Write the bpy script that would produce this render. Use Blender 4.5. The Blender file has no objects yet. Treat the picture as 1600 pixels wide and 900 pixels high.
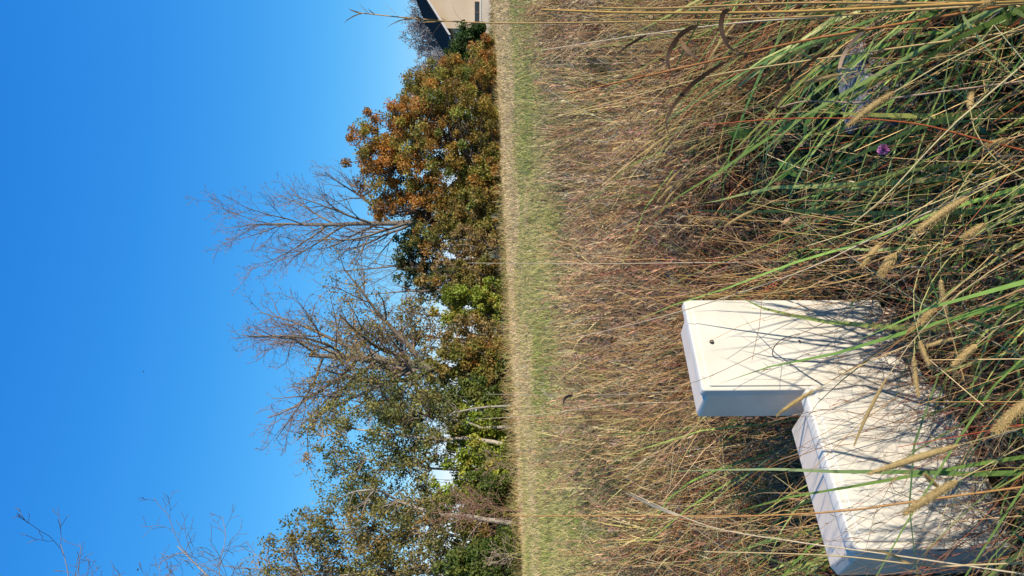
import bpy, math, random
import numpy as np
from mathutils import Vector, Matrix
R = math.radians
SC = bpy.context.scene
COL = SC.collection

# ------------------------------------------------------------------ camera, sky, sun, exposure
FPX, HORIZON, EYE = 1156.0, 745.0, 1.6
PITCH = math.atan((800 - HORIZON) / FPX)
cd = bpy.data.cameras.new('camera')
cd.sensor_fit = 'HORIZONTAL'; cd.sensor_width = 36.0; cd.lens = 36.0 * FPX / 1600.0
cd.clip_start = 0.05; cd.clip_end = 6000
cam = bpy.data.objects.new('camera', cd); COL.objects.link(cam)
FW = Vector((0, math.cos(PITCH), -math.sin(PITCH)))
CX = Vector((0, -math.sin(PITCH), -math.cos(PITCH)))      # the phone was held on its side: picture right is down
CY = Vector((1, 0, 0))
m = Matrix.Identity(4)
for i in range(3):
    m[i][0], m[i][1], m[i][2] = CX[i], CY[i], -FW[i]
m[2][3] = EYE
cam.matrix_world = m
SC.camera = cam

SUN_EL, SUN_AZ = R(25), math.atan2(0.80, -0.60)           # azimuth clockwise from +Y
w = bpy.data.worlds.new('World'); SC.world = w; w.use_nodes = True
nt = w.node_tree; bg = nt.nodes['Background']
sky = nt.nodes.new('ShaderNodeTexSky'); sky.sky_type = 'NISHITA'; sky.sun_disc = False
sky.sun_elevation = SUN_EL; sky.sun_rotation = SUN_AZ
sky.air_density = 1.0; sky.dust_density = 0.0; sky.ozone_density = 3.0; sky.altitude = 500
# deep clear autumn blue: per-channel response of the sky colour, as the phone recorded it
def mth(op, a, b):
    q = nt.nodes.new('ShaderNodeMath'); q.operation = op
    for i_, v_ in enumerate((a, b)):
        if isinstance(v_, (int, float)): q.inputs[i_].default_value = v_
        else: nt.links.new(v_, q.inputs[i_])
    return q.outputs[0]
sp_ = nt.nodes.new('ShaderNodeSeparateColor'); nt.links.new(sky.outputs[0], sp_.inputs[0]); KS = 0.2121
chan = [mth('MULTIPLY', mth('POWER', mth('MULTIPLY', sp_.outputs[i_], KS), pw), k_ / KS) for i_, (k_, pw) in enumerate(((0.42, 1.6), (0.60, 0.78), (0.92, 0.35)))]
cb_ = nt.nodes.new('ShaderNodeCombineColor')
nt.links.new(mth('MINIMUM', chan[0], mth('MULTIPLY', chan[1], 0.84)), cb_.inputs[0]); nt.links.new(chan[1], cb_.inputs[1]); nt.links.new(chan[2], cb_.inputs[2])
nt.links.new(cb_.outputs[0], bg.inputs[0])
bg.inputs[1].default_value = 0.15
sl = bpy.data.lights.new('sun', 'SUN'); sl.energy = 5.0; sl.angle = R(0.5); sl.color = (1.0, 0.91, 0.77)
so = bpy.data.objects.new('sun', sl); COL.objects.link(so)
SD = Vector((math.sin(SUN_AZ) * math.cos(SUN_EL), math.cos(SUN_AZ) * math.cos(SUN_EL), math.sin(SUN_EL)))
so.rotation_euler = SD.to_track_quat('Z', 'Y').to_euler(); so.location = SD * 50
SC.view_settings.view_transform = 'Standard'; SC.view_settings.look = 'None'
SC.view_settings.exposure = 0.5; SC.view_settings.gamma = 1.0
SC.render.engine = 'CYCLES'
SC.cycles.max_bounces = 6; SC.cycles.diffuse_bounces = 4; SC.cycles.transmission_bounces = 4
SC.cycles.use_denoising = True

# ------------------------------------------------------------------ helpers
def pt(tx, ty, D):
    """world point seen at picture position (tx, ty), D metres ahead"""
    d = FW + CX * ((tx - 800) / FPX) + CY * ((450 - ty) / FPX)
    s = D / d.y
    return np.array((d.x * s, D, EYE + d.z * s))

def ground_pt(ty, D):
    p = pt(HORIZON, ty, D); return np.array((p[0], D, 0.0))

def norm(a):
    return a / np.maximum(np.linalg.norm(a, axis=-1, keepdims=True), 1e-9)

def tag(o, label=None, cat=None, group=None, kind=None):
    if label: o['label'] = label
    if cat: o['category'] = cat
    if group: o['group'] = group
    if kind: o['kind'] = kind
    return o

def empty(name, loc, label, cat, group=None):
    o = bpy.data.objects.new(name, None); COL.objects.link(o)
    o.location = [float(c) for c in loc]; o.empty_display_size = 0.1
    return tag(o, label, cat, group)

class MB:
    """collects vertices and faces; build() links them as ONE mesh object"""
    def __init__(s):
        s.v, s.f, s.c, s.n = [], [], [], 0
    def add(s, v, f, c):
        v = np.asarray(v, dtype=np.float32).reshape(-1, 3)
        c = np.asarray(c, dtype=np.float32)
        if c.ndim == 1: c = np.tile(c[:3], (len(v), 1))
        s.v.append(v); s.c.append(c.reshape(-1, 3))
        for q in (f if isinstance(f, list) else [f]):
            q = np.asarray(q, dtype=np.int32)
            if q.size: s.f.append(q + s.n)
        s.n += len(v)
    def build(s, name, mat, parent=None, origin=None, flat=False):
        me = bpy.data.meshes.new(name)
        v = np.concatenate(s.v); c = np.concatenate(s.c)
        if origin is not None: v = v - np.asarray(origin, dtype=np.float32)
        me.vertices.add(len(v)); me.vertices.foreach_set('co', v.ravel())
        loops = np.concatenate([q.ravel() for q in s.f])
        tot = np.concatenate([np.full(len(q), q.shape[1], dtype=np.int32) for q in s.f])
        start = np.concatenate([[0], np.cumsum(tot)[:-1]]).astype(np.int32)
        me.loops.add(len(loops)); me.loops.foreach_set('vertex_index', loops)
        me.polygons.add(len(tot)); me.polygons.foreach_set('loop_start', start)
        try: me.polygons.foreach_set('loop_total', tot)
        except Exception: pass
        me.update(calc_edges=True)
        a = me.color_attributes.new('tint', 'FLOAT_COLOR', 'POINT')
        a.data.foreach_set('color', np.concatenate([c, np.ones((len(c), 1), np.float32)], 1).ravel())
        if flat: me.shade_flat()
        me.materials.append(mat)
        o = bpy.data.objects.new(name, me); COL.objects.link(o)
        if parent: o.parent = parent
        elif origin is not None: o.location = [float(q) for q in origin]
        return o

def vnoise(x, y, seed=0):
    """smooth value noise, 0..1"""
    r = np.random.RandomState(seed); T = r.rand(64, 64)
    xi = np.floor(x).astype(int); yi = np.floor(y).astype(int)
    fx = x - xi; fy = y - yi
    fx = fx * fx * (3 - 2 * fx); fy = fy * fy * (3 - 2 * fy)
    g = lambda a, b: T[a % 64, b % 64]
    return (g(xi, yi) * (1 - fx) + g(xi + 1, yi) * fx) * (1 - fy) + (g(xi, yi + 1) * (1 - fx) + g(xi + 1, yi + 1) * fx) * fy

def tubes(mb, P, Rr, col, sides=5):
    """P (K,n,3) centre lines, Rr (K,n) radii, col (K,3) or (3,)"""
    P = np.asarray(P, float); K, n, _ = P.shape
    if K == 0: return
    Rr = np.broadcast_to(np.asarray(Rr, float), (K, n))
    T = norm(np.gradient(P, axis=1))
    a = norm(P[:, -1] - P[:, 0])
    ref = np.where(np.abs(a[:, 2:3]) > 0.85, np.array([[1.0, 0.13, 0.0]]), np.array([[0.0, 0.1, 1.0]]))
    U = norm(np.cross(T, ref[:, None, :])); V = np.cross(T, U)
    ang = np.arange(sides) * 2 * np.pi / sides
    ring = (U[:, :, None] * np.cos(ang)[None, None, :, None] + V[:, :, None] * np.sin(ang)[None, None, :, None])
    vv = P[:, :, None] + ring * Rr[:, :, None, None]
    i = np.arange(n - 1)[:, None]; j = np.arange(sides)[None, :]; j2 = (j + 1) % sides
    f = np.stack([i * sides + j, i * sides + j2, (i + 1) * sides + j2, (i + 1) * sides + j], -1).reshape(-1, 4)
    F = (np.arange(K) * n * sides)[:, None, None] + f[None]
    col = np.asarray(col, float)
    if col.ndim == 1: col = np.tile(col, (K, 1))
    mb.add(vv, F.reshape(-1, 4), np.repeat(col, n * sides, axis=0))

def curves(base, L, az, th0, th1, segs, kink=None):
    """blade centre lines that lean th0 at the foot and th0+th1 at the tip, towards az"""
    N = len(base); t = (np.arange(segs) + 0.5) / segs
    th = th0[:, None] + th1[:, None] * t[None, :] ** 1.4
    if kink is not None:
        th = th + np.where(np.arange(segs)[None] >= kink[0][:, None], kink[1][:, None], 0.0)
    st = (L / segs)[:, None]
    dx = np.sin(th) * np.cos(az)[:, None] * st; dy = np.sin(th) * np.sin(az)[:, None] * st; dz = np.cos(th) * st
    d = np.stack([dx, dy, dz], -1)
    P = np.concatenate([np.zeros((N, 1, 3)), np.cumsum(d, axis=1)], 1) + base[:, None, :]
    P[..., 2] = np.maximum(P[..., 2], 0.008 + 0.02 * ((np.arange(N) % 7) / 7.0)[:, None]) * (np.arange(segs + 1) > 0) + P[..., 2] * (np.arange(segs + 1) == 0)
    return P

def ribbons(mb, P, W, az, col, fold=0.0, tipcol=None, rot=None, across=None):
    """flat tapering blades along P (K,n,3); the last point is the tip"""
    K, n, _ = P.shape
    if K == 0: return
    t = np.linspace(0, 1, n)
    prof = np.where(t < 0.25, 0.55 + 1.8 * t, 1.0 - ((t - 0.25) / 0.75) ** 1.8); prof[-1] = 0
    T = norm(np.gradient(P, axis=1))
    r = az + np.pi / 2 if rot is None else rot
    S = np.stack([np.cos(r), np.sin(r), np.zeros(K)], -1)[:, None, :] + 0 * P
    if across is not None: S = np.cross(T, np.asarray(across)[None, None, :] + np.stack([0.5 * np.sin(3 * t), 0 * t, 0.5 * np.cos(4 * t)], -1)[None])
    S = norm(S - T * (S * T).sum(-1, keepdims=True))
    off = S * (W[:, None] * prof[None, :] * 0.5)[..., None]
    A = (P - off)[:, :-1]; B = (P + off)[:, :-1]; tip = P[:, -1:]
    vv = np.concatenate([np.stack([A, B], 2).reshape(K, -1, 3), tip], 1)
    nv = 2 * (n - 1) + 1
    i = np.arange(n - 2)
    q = np.stack([2 * i, 2 * i + 1, 2 * i + 3, 2 * i + 2], -1)
    tr = np.array([[2 * (n - 2), 2 * (n - 2) + 1, nv - 1]])
    o = (np.arange(K) * nv)[:, None, None]
    col = np.asarray(col, float)
    cc = np.repeat(col[:, None, :], nv, axis=1)
    if tipcol is not None:
        g = np.concatenate([np.repeat(t[:-1], 2), [1.0]])[None, :, None] ** 1.5
        cc = cc * (1 - g) + np.asarray(tipcol)[:, None, :] * g
    mb.add(vv, [(o + q[None]).reshape(-1, 4), (o + tr[None]).reshape(-1, 3)], cc.reshape(-1, 3))

def pick(rng, pal, n, jitter=0.18):
    pal = np.asarray(pal, float); wts = pal[:, 3] / pal[:, 3].sum()
    c = pal[rng.choice(len(pal), n, p=wts), :3]
    return c * (1 + jitter * rng.randn(n, 1)).clip(0.5, 1.6) * (1 + 0.06 * rng.randn(n, 3))

# ------------------------------------------------------------------ materials (all procedural)
def base_mat(name):
    mt = bpy.data.materials.new(name); mt.use_nodes = True
    n = mt.node_tree; n.nodes.clear()
    return mt, n, n.nodes.new('ShaderNodeOutputMaterial')

def leaf_mat(name, trans=0.3, rough=0.55, nscale=30.0, spec=0.25, var=0.35):
    mt, n, out = base_mat(name); L = n.links.new
    at = n.nodes.new('ShaderNodeAttribute'); at.attribute_name = 'tint'
    no = n.nodes.new('ShaderNodeTexNoise'); no.inputs['Scale'].default_value = nscale; no.inputs['Detail'].default_value = 3
    tc = n.nodes.new('ShaderNodeTexCoord'); L(tc.outputs['Object'], no.inputs['Vector'])
    mr = n.nodes.new('ShaderNodeMapRange'); mr.inputs[3].default_value = 1 - var; mr.inputs[4].default_value = 1 + var
    L(no.outputs[0], mr.inputs[0])
    mu = n.nodes.new('ShaderNodeVectorMath'); mu.operation = 'SCALE'
    L(at.outputs['Color'], mu.inputs[0]); L(mr.outputs[0], mu.inputs['Scale'])
    p = n.nodes.new('ShaderNodeBsdfPrincipled'); p.inputs['Roughness'].default_value = rough
    p.inputs['Specular IOR Level'].default_value = spec
    tl = n.nodes.new('ShaderNodeBsdfTranslucent'); mx = n.nodes.new('ShaderNodeMixShader'); mx.inputs[0].default_value = trans
    L(mu.outputs[0], p.inputs['Base Color']); L(mu.outputs[0], tl.inputs['Color'])
    L(p.outputs[0], mx.inputs[1]); L(tl.outputs[0], mx.inputs[2]); L(mx.outputs[0], out.inputs[0])
    return mt

def solid_mat(name, c1, c2, scale=8.0, rough=0.6, bump=0.0, detail=5, spec=0.4, stretch=(1, 1, 1), lo=0.35, hi=0.65, metal=0.0):
    mt, n, out = base_mat(name); L = n.links.new
    tc = n.nodes.new('ShaderNodeTexCoord'); mp = n.nodes.new('ShaderNodeMapping'); mp.inputs['Scale'].default_value = stretch
    L(tc.outputs['Object'], mp.inputs[0])
    no = n.nodes.new('ShaderNodeTexNoise'); no.inputs['Scale'].default_value = scale; no.inputs['Detail'].default_value = detail
    L(mp.outputs[0], no.inputs['Vector'])
    cr = n.nodes.new('ShaderNodeValToRGB')
    cr.color_ramp.elements[0].position = lo; cr.color_ramp.elements[1].position = hi
    cr.color_ramp.elements[0].color = (*c1, 1); cr.color_ramp.elements[1].color = (*c2, 1)
    L(no.outputs[0], cr.inputs[0])
    p = n.nodes.new('ShaderNodeBsdfPrincipled'); p.inputs['Roughness'].default_value = rough
    p.inputs['Specular IOR Level'].default_value = spec; p.inputs['Metallic'].default_value = metal
    L(cr.outputs[0], p.inputs['Base Color'])
    if bump:
        b = n.nodes.new('ShaderNodeBump'); b.inputs['Strength'].default_value = bump; b.inputs['Distance'].default_value = 0.02
        L(no.outputs[0], b.inputs['Height']); L(b.outputs[0], p.inputs['Normal'])
    L(p.outputs[0], out.inputs[0])
    return mt

M = {}
M['grass'] = leaf_mat('grass_blade', 0.35, 0.45, 40, 0.35)
M['straw'] = leaf_mat('dry_straw', 0.22, 0.6, 60, 0.25, 0.4)
M['leaf'] = leaf_mat('tree_leaf', 0.35, 0.5, 1.5, 0.3, 0.35)
M['bark'] = leaf_mat('bark', 0.0, 0.85, 6, 0.15, 0.5)
M['fluff'] = leaf_mat('seed_fluff', 0.4, 0.8, 200, 0.1, 0.25)
M['cream'] = solid_mat('cream_polyester', (0.50, 0.455, 0.375), (0.57, 0.53, 0.45), 5.0, 0.5, 0.02)
M['lifted_cream'] = solid_mat('shade_lifted_polyester', (0.66, 0.54, 0.40), (0.73, 0.60, 0.45), 9.0, 0.65, 0.05)  # cabinet cream, painted lighter and warmer to offset blue shade on the sides
M['metal'] = solid_mat('zinc_metal', (0.35, 0.34, 0.32), (0.5, 0.49, 0.47), 40, 0.4, 0.0, metal=0.8)
M['black'] = solid_mat('dark_plastic', (0.02, 0.02, 0.02), (0.035, 0.034, 0.03), 30, 0.5)
M['greybox'] = solid_mat('grey_plastic', (0.16, 0.17, 0.19), (0.25, 0.26, 0.28), 7, 0.55, 0.05)  # mid-grey plastic with the blue of skylit shade mixed into its colour
M['render'] = solid_mat('house_render', (0.52, 0.40, 0.27), (0.58, 0.45, 0.31), 0.6, 0.9, 0.1)
M['plinth'] = solid_mat('plinth_render', (0.50, 0.42, 0.33), (0.56, 0.48, 0.38), 1.2, 0.9, 0.1)
M['roof'] = solid_mat('dark_roof_tiles', (0.022, 0.013, 0.010), (0.036, 0.023, 0.018), 2.0, 0.95, 0.2, spec=0.05, stretch=(4, 4, 4))
M['trim'] = solid_mat('white_trim', (0.55, 0.54, 0.52), (0.62, 0.61, 0.59), 3, 0.6)
M['wood'] = solid_mat('brown_verge_board', (0.10, 0.06, 0.04), (0.17, 0.10, 0.06), 5, 0.7)
M['glass'] = solid_mat('window_glass', (0.02, 0.025, 0.03), (0.03, 0.035, 0.045), 1, 0.08, spec=0.6)
M['bird'] = solid_mat('dark_feathers', (0.012, 0.012, 0.014), (0.03, 0.028, 0.026), 20, 0.7)

# ------------------------------------------------------------------ the setting: ground
WL = (np.array((-0.4, 9.7)), np.array((-0.555, 0.832)))       # edge of the tall weeds
GL = (np.array((0.0, 26.5)), np.array((-0.522, 0.853)))       # mown green strip -> dry straw band
HL = (np.array((0.0, 37.0)), np.array((-0.776, 0.630)))       # foot of the hedge
def dline(L, x, y): return (x - L[0][0]) * L[1][0] + (y - L[0][1]) * L[1][1]

def ground_material():
    mt, n, out = base_mat('field_ground'); L = n.links.new
    ge = n.nodes.new('ShaderNodeNewGeometry')
    def noise(s, d=4, st=(1, 1, 1)):
        mp = n.nodes.new('ShaderNodeMapping'); mp.inputs['Scale'].default_value = st; L(ge.outputs['Position'], mp.inputs[0])
        a = n.nodes.new('ShaderNodeTexNoise'); a.inputs['Scale'].default_value = s; a.inputs['Detail'].default_value = d
        L(mp.outputs[0], a.inputs['Vector']); return a.outputs[0]
    def math_(op, a, b):
        q = n.nodes.new('ShaderNodeMath'); q.operation = op
        for i, v in enumerate((a, b)):
            if isinstance(v, (int, float)): q.inputs[i].default_value = v
            else: L(v, q.inputs[i])
        return q.outputs[0]
    def line(Ln, wob, lo, hi):
        dp = n.nodes.new('ShaderNodeVectorMath'); dp.operation = 'DOT_PRODUCT'
        L(ge.outputs['Position'], dp.inputs[0]); dp.inputs[1].default_value = (Ln[1][0], Ln[1][1], 0)
        d = math_('SUBTRACT', dp.outputs['Value'], float(Ln[0] @ Ln[1]))
        d = math_('ADD', d, math_('MULTIPLY', math_('SUBTRACT', noise(0.35), 0.5), wob))
        mr = n.nodes.new('ShaderNodeMapRange'); mr.interpolation_type = 'SMOOTHSTEP'
        mr.inputs[1].default_value = lo; mr.inputs[2].default_value = hi; L(d, mr.inputs[0]); return mr.outputs[0]
    def ramp(f, c1, c2, lo=0.35, hi=0.65):
        r = n.nodes.new('ShaderNodeValToRGB'); r.color_ramp.elements[0].position = lo; r.color_ramp.elements[1].position = hi
        r.color_ramp.elements[0].color = (*c1, 1); r.color_ramp.elements[1].color = (*c2, 1); L(f, r.inputs[0]); return r.outputs[0]
    def mix(f, a, b):
        x = n.nodes.new('ShaderNodeMix'); x.data_type = 'RGBA'; L(f, x.inputs[0]); L(a, x.inputs[6]); L(b, x.inputs[7]); return x.outputs[2]
    soil = ramp(noise(9, 6), (0.022, 0.016, 0.010), (0.07, 0.05, 0.028))
    green = ramp(noise(1.1, 6), (0.10, 0.115, 0.03), (0.24, 0.205, 0.085))
    straw = ramp(noise(2.2, 6), (0.27, 0.20, 0.10), (0.42, 0.32, 0.18))
    litter = ramp(noise(1.0, 6), (0.05, 0.045, 0.02), (0.14, 0.10, 0.05))
    c = mix(line(WL, 1.2, -0.5, 0.6), soil, green)
    c = mix(line(GL, 11.0, -3.5, 4.0), c, straw)
    c = mix(line(HL, 1.5, 0.3, 1.6), c, litter)
    c = mix(line((np.array((0.0, 60.0)), HL[1]), 6.0, 0, 8), c, green)
    p = n.nodes.new('ShaderNodeBsdfPrincipled'); p.inputs['Roughness'].default_value = 0.95
    p.inputs['Specular IOR Level'].default_value = 0.1
    b = n.nodes.new('ShaderNodeBump'); b.inputs['Strength'].default_value = 0.6; b.inputs['Distance'].default_value = 0.05
    L(noise(14, 6), b.inputs['Height']); L(b.outputs[0], p.inputs['Normal'])
    L(c, p.inputs['Base Color']); L(p.outputs[0], out.inputs[0])
    return mt

def ground():
    rr = np.concatenate([[0.0], np.geomspace(0.4, 2500, 90)]); na = 96
    a = np.arange(na) * 2 * np.pi / na
    X = rr[:, None] * np.cos(a); Y = rr[:, None] * np.sin(a)
    Z = (vnoise(X * 0.7 + 40, Y * 0.7 + 40, 5) - 0.5) * 0.05 * np.exp(-rr / 60)[:, None]
    v = np.stack([X, Y, Z - 0.012], -1).reshape(-1, 3)
    i = np.arange(len(rr) - 1)[:, None]; j = np.arange(na)[None]; j2 = (j + 1) % na
    f = np.stack([i * na + j, i * na + j2, (i + 1) * na + j2, (i + 1) * na + j], -1).reshape(-1, 4)[:, ::-1]
    f = np.stack([i * na + j, (i + 1) * na + j, (i + 1) * na + j2, i * na + j2], -1).reshape(-1, 4)
    mb = MB(); mb.add(v, f, (0.2, 0.2, 0.1))
    tag(mb.build('ground', ground_material()), kind='structure')
ground()

# ------------------------------------------------------------------ utility cabinets
BU = np.array((0.795, 0.606, 0.0)); BU /= np.linalg.norm(BU)
BN = np.array((-BU[1], BU[0], 0.0))
BOXES = []                                                    # footprints, to keep grass out of them
def slab_outline(w0, w1, z0, z1, r, k=6):
    """rounded rectangle in (u, z); r = (bottom, top) corner radius"""
    pts = []
    for (cx, cz, a0, rr) in ((w1 - r[0], z0 + r[0], -90, r[0]), (w1 - r[1], z1 - r[1], 0, r[1]), (w0 + r[1], z1 - r[1], 90, r[1]), (w0 + r[0], z0 + r[0], 180, r[0])):
        for i in range(k + 1):
            a = R(a0 + 90 * i / k); pts.append((cx + rr * math.cos(a), cz + rr * math.sin(a)))
    return pts

def prism_uz(mb, pts, d0, d1, col=(0.7, 0.7, 0.7), shrink=0.0, d2=None):
    """extrude an outline in (u, z) from depth d0 (front) to d1; shrink>0 gives the front face a rounded-off edge"""
    P = np.array(pts); c = P.mean(0); n = len(P)
    def ins(s):
        return np.stack([P[:, 0] - np.sign(P[:, 0] - c[0]) * s, P[:, 1] - np.sign(P[:, 1] - c[1]) * s], -1)
    lay = [(ins(shrink), d0), (ins(shrink * 0.3), d0 + shrink * 0.3), (P, d0 + shrink), (P, d1)] if shrink else [(P, d0), (P, d1)]
    V = np.concatenate([np.stack([q[:, 0], np.full(n, d), q[:, 1]], -1) for q, d in lay])
    F = []
    i = np.arange(n); j = (i + 1) % n
    for k in range(len(lay) - 1):
        F.append(np.stack([k * n + i, k * n + j, (k + 1) * n + j, (k + 1) * n + i], -1))
    F.append(np.array([i])); F.append(np.array([(len(lay) - 1) * n + i[::-1]]))
    mb.add(V, F, col)

def body_mesh(mb, W, D, Hf, Hb, ch=0.02):
    """cabinet body: top falls to the back, its rear and side edges chamfered"""
    v = []
    for (u0, u1, d0, d1, zf, zb) in ((0, W, 0.02, D, -0.05, -0.05), (0, W, 0.02, D, Hf - ch, Hb - ch * 1.3), (ch, W - ch, 0.02, D - ch, Hf, Hb)):
        v += [(u0, d0, zf), (u1, d0, zf), (u1, d1, zb), (u0, d1, zb)]
    F = []
    for k in range(2):
        for i in range(4):
            j = (i + 1) % 4; F.append((k * 4 + i, k * 4 + j, k * 4 + 4 + j, k * 4 + 4 + i))
    F += [(8, 9, 10, 11), (3, 2, 1, 0)]
    mb.add(v, np.array(F), (0.7, 0.7, 0.7))

def finish(o, bev, rotz):
    if bev:
        b = o.modifiers.new('bevel', 'BEVEL'); b.width = bev; b.segments = 2; b.limit_method = 'ANGLE'; b.angle_limit = R(25)
    o.data.shade_flat() if bev == 0 else None
    o.data.set_sharp_from_angle(angle=R(30))
    return o

def cabinet(name, label, front_left, W, D, Hf, Hb, kind):
    root = empty(name, (front_left[0], front_left[1], 0), label, 'cabinet')
    root.rotation_euler.z = math.atan2(BU[1], BU[0])
    BOXES.append((np.array(front_left[:2]), W, D, Hf, Hb))
    mb = MB(); body_mesh(mb, W, D, Hf - (0.010 if kind == 'tall' else 0.018), Hb, 0.009 if kind == 'tall' else 0.022)
    finish(mb.build('body', M['lifted_cream'], root), 0.004, 0)
    if kind == 'tall':
        mb = MB(); prism_uz(mb, slab_outline(-0.008, W + 0.008, 0.05, Hf + 0.014, (0.01, 0.012)), -0.012, 0.024, shrink=0.006)
        fr = finish(mb.build('door_frame', M['cream'], root), 0, 0)
        mb = MB(); prism_uz(mb, slab_outline(0.008, W - 0.010, 0.07, Hf - 0.012, (0.008, 0.008)), -0.018, -0.0115, shrink=0.003)
        door = finish(mb.build('door', M['cream'], root), 0, 0)
        def lock(cx, cz, r, plate):
            mb = MB(); n = 20; a = np.arange(n) * 2 * np.pi / n
            V = []
            for rr, d in ((r, -0.018), (r, -0.023), (r * 0.72, -0.0235), (r * 0.66, -0.0195)):
                V += [(cx + rr * math.cos(q), d, cz + rr * math.sin(q)) for q in a]
            i = np.arange(n); j = (i + 1) % n
            F = [np.stack([k * n + i, k * n + j, (k + 1) * n + j, (k + 1) * n + i], -1) for k in range(3)] + [np.array([3 * n + i])]
            mb.add(V, F, (0.1, 0.1, 0.1))
            lk = finish(mb.build('lock', M['black'] if not plate else M['metal'], door), 0, 0)
            mb = MB(); prism_uz(mb, slab_outline(cx - r * 0.3, cx + r * 0.3, cz - r * 0.55, cz + r * 0.5, (0.0008, 0.0008), 2), -0.024, -0.019)
            finish(mb.build('keyhole', M['metal'] if not plate else M['black'], door), 0, 0)
        lock(W * 0.50, Hf - 0.055, 0.0080, False)
        lock(W * 0.50, 0.42, 0.006, True)
        # ventilation slits under the eave of the left side
        for k in range(3):
            mb = MB(); V = [(-0.0035, 0.06 + 0, 0.2 + k * 0.018), (-0.0035, D - 0.04, 0.2 + k * 0.018), (-0.0035, D - 0.04, 0.208 + k * 0.018), (-0.0035, 0.06, 0.208 + k * 0.018)]
            V += [(0.002, q[1], q[2]) for q in V]
            mb.add(V, np.array([(0, 1, 2, 3), (7, 6, 5, 4), (0, 4, 5, 1), (1, 5, 6, 2), (2, 6, 7, 3), (3, 7, 4, 0)]), (0.1, 0.1, 0.1))
            finish(mb.build('vent_slit', M['lifted_cream'], root), 0, 0)
    else:
        mb = MB(); prism_uz(mb, slab_outline(-0.012, W + 0.012, 0.03, Hf + 0.018, (0.02, 0.04), 8), -0.02, 0.022, shrink=0.008)
        cov = finish(mb.build('front_cover', M['cream'], root), 0, 0)
        mb = MB(); prism_uz(mb, slab_outline(0.012, W - 0.012, 0.06, Hf - 0.008, (0.02, 0.03), 8), -0.026, -0.0195, shrink=0.004)
        finish(mb.build('raised_panel', M['cream'], cov), 0, 0)
        for fx in (0.15, 0.86):
            mb = MB(); c = W * fx
            prism_uz(mb, slab_outline(c - 0.016, c + 0.016, Hf - 0.02, Hf + 0.012, (0.002, 0.004), 2), 0.0225, 0.030)
            prism_uz(mb, slab_outline(c - 0.010, c + 0.010, Hf - 0.022, Hf - 0.006, (0.002, 0.003), 2), 0.030, 0.045)
            finish(mb.build('hinge_clip', M['lifted_cream'], root), 0.0015, 0)
    return root

cabinet('utility_cabinet', 'taller narrow cream utility cabinet with round lock near its top edge', (-0.359, 2.56), 0.378, 0.20, 0.80, 0.783, 'tall')
cabinet('utility_cabinet', 'lower wider cream utility cabinet with rounded front corners and metal clips', (-0.762, 2.112), 0.526, 0.27, 0.495, 0.468, 'low')

def grey_cover():
    p = pt(1362, 85, 2.7)
    ang = R(18)
    root = empty('cable_cover', (p[0] - 0.22, p[1] - 0.1, 0), 'low grey plastic cover box tinted with blue shade, half hidden in deep grass', 'cover box')
    root.rotation_euler.z = ang
    BOXES.append((np.array((p[0] - 0.22, p[1] - 0.1)), 0.28, 0.17, 0.20, 0.20))
    mb = MB(); body_mesh(mb, 0.27, 0.16, 0.16, 0.155, 0.015); finish(mb.build('body', M['greybox'], root), 0.005, 0)
    mb = MB(); prism_uz(mb, slab_outline(-0.012, 0.282, 0.161, 0.19, (0.006, 0.012)), -0.012, 0.172, shrink=0.008)
    lid = finish(mb.build('lid', M['greybox'], root), 0, 0)
    mb = MB(); prism_uz(mb, slab_outline(0.02, 0.055, 0.06, 0.14, (0.006, 0.006)), -0.006, 0.019, shrink=0.003); finish(mb.build('latch', M['black'], root), 0, 0)
grey_cover()

def inside_boxes(P, pad=0.015):
    """True for each row of P (N,n,3) that enters a cabinet"""
    hit = np.zeros(P.shape[0], bool)
    for (fl, W, D, Hf, Hb) in BOXES:
        rel = P[..., :2] - fl
        u = rel @ BU[:2]; d = rel @ BN[:2]
        hit |= ((u > -pad - 0.012) & (u < W + pad + 0.012) & (d > -pad - 0.03) & (d < D + pad) & (P[..., 2] < Hf + 0.03)).any(1)
    return hit

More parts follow.
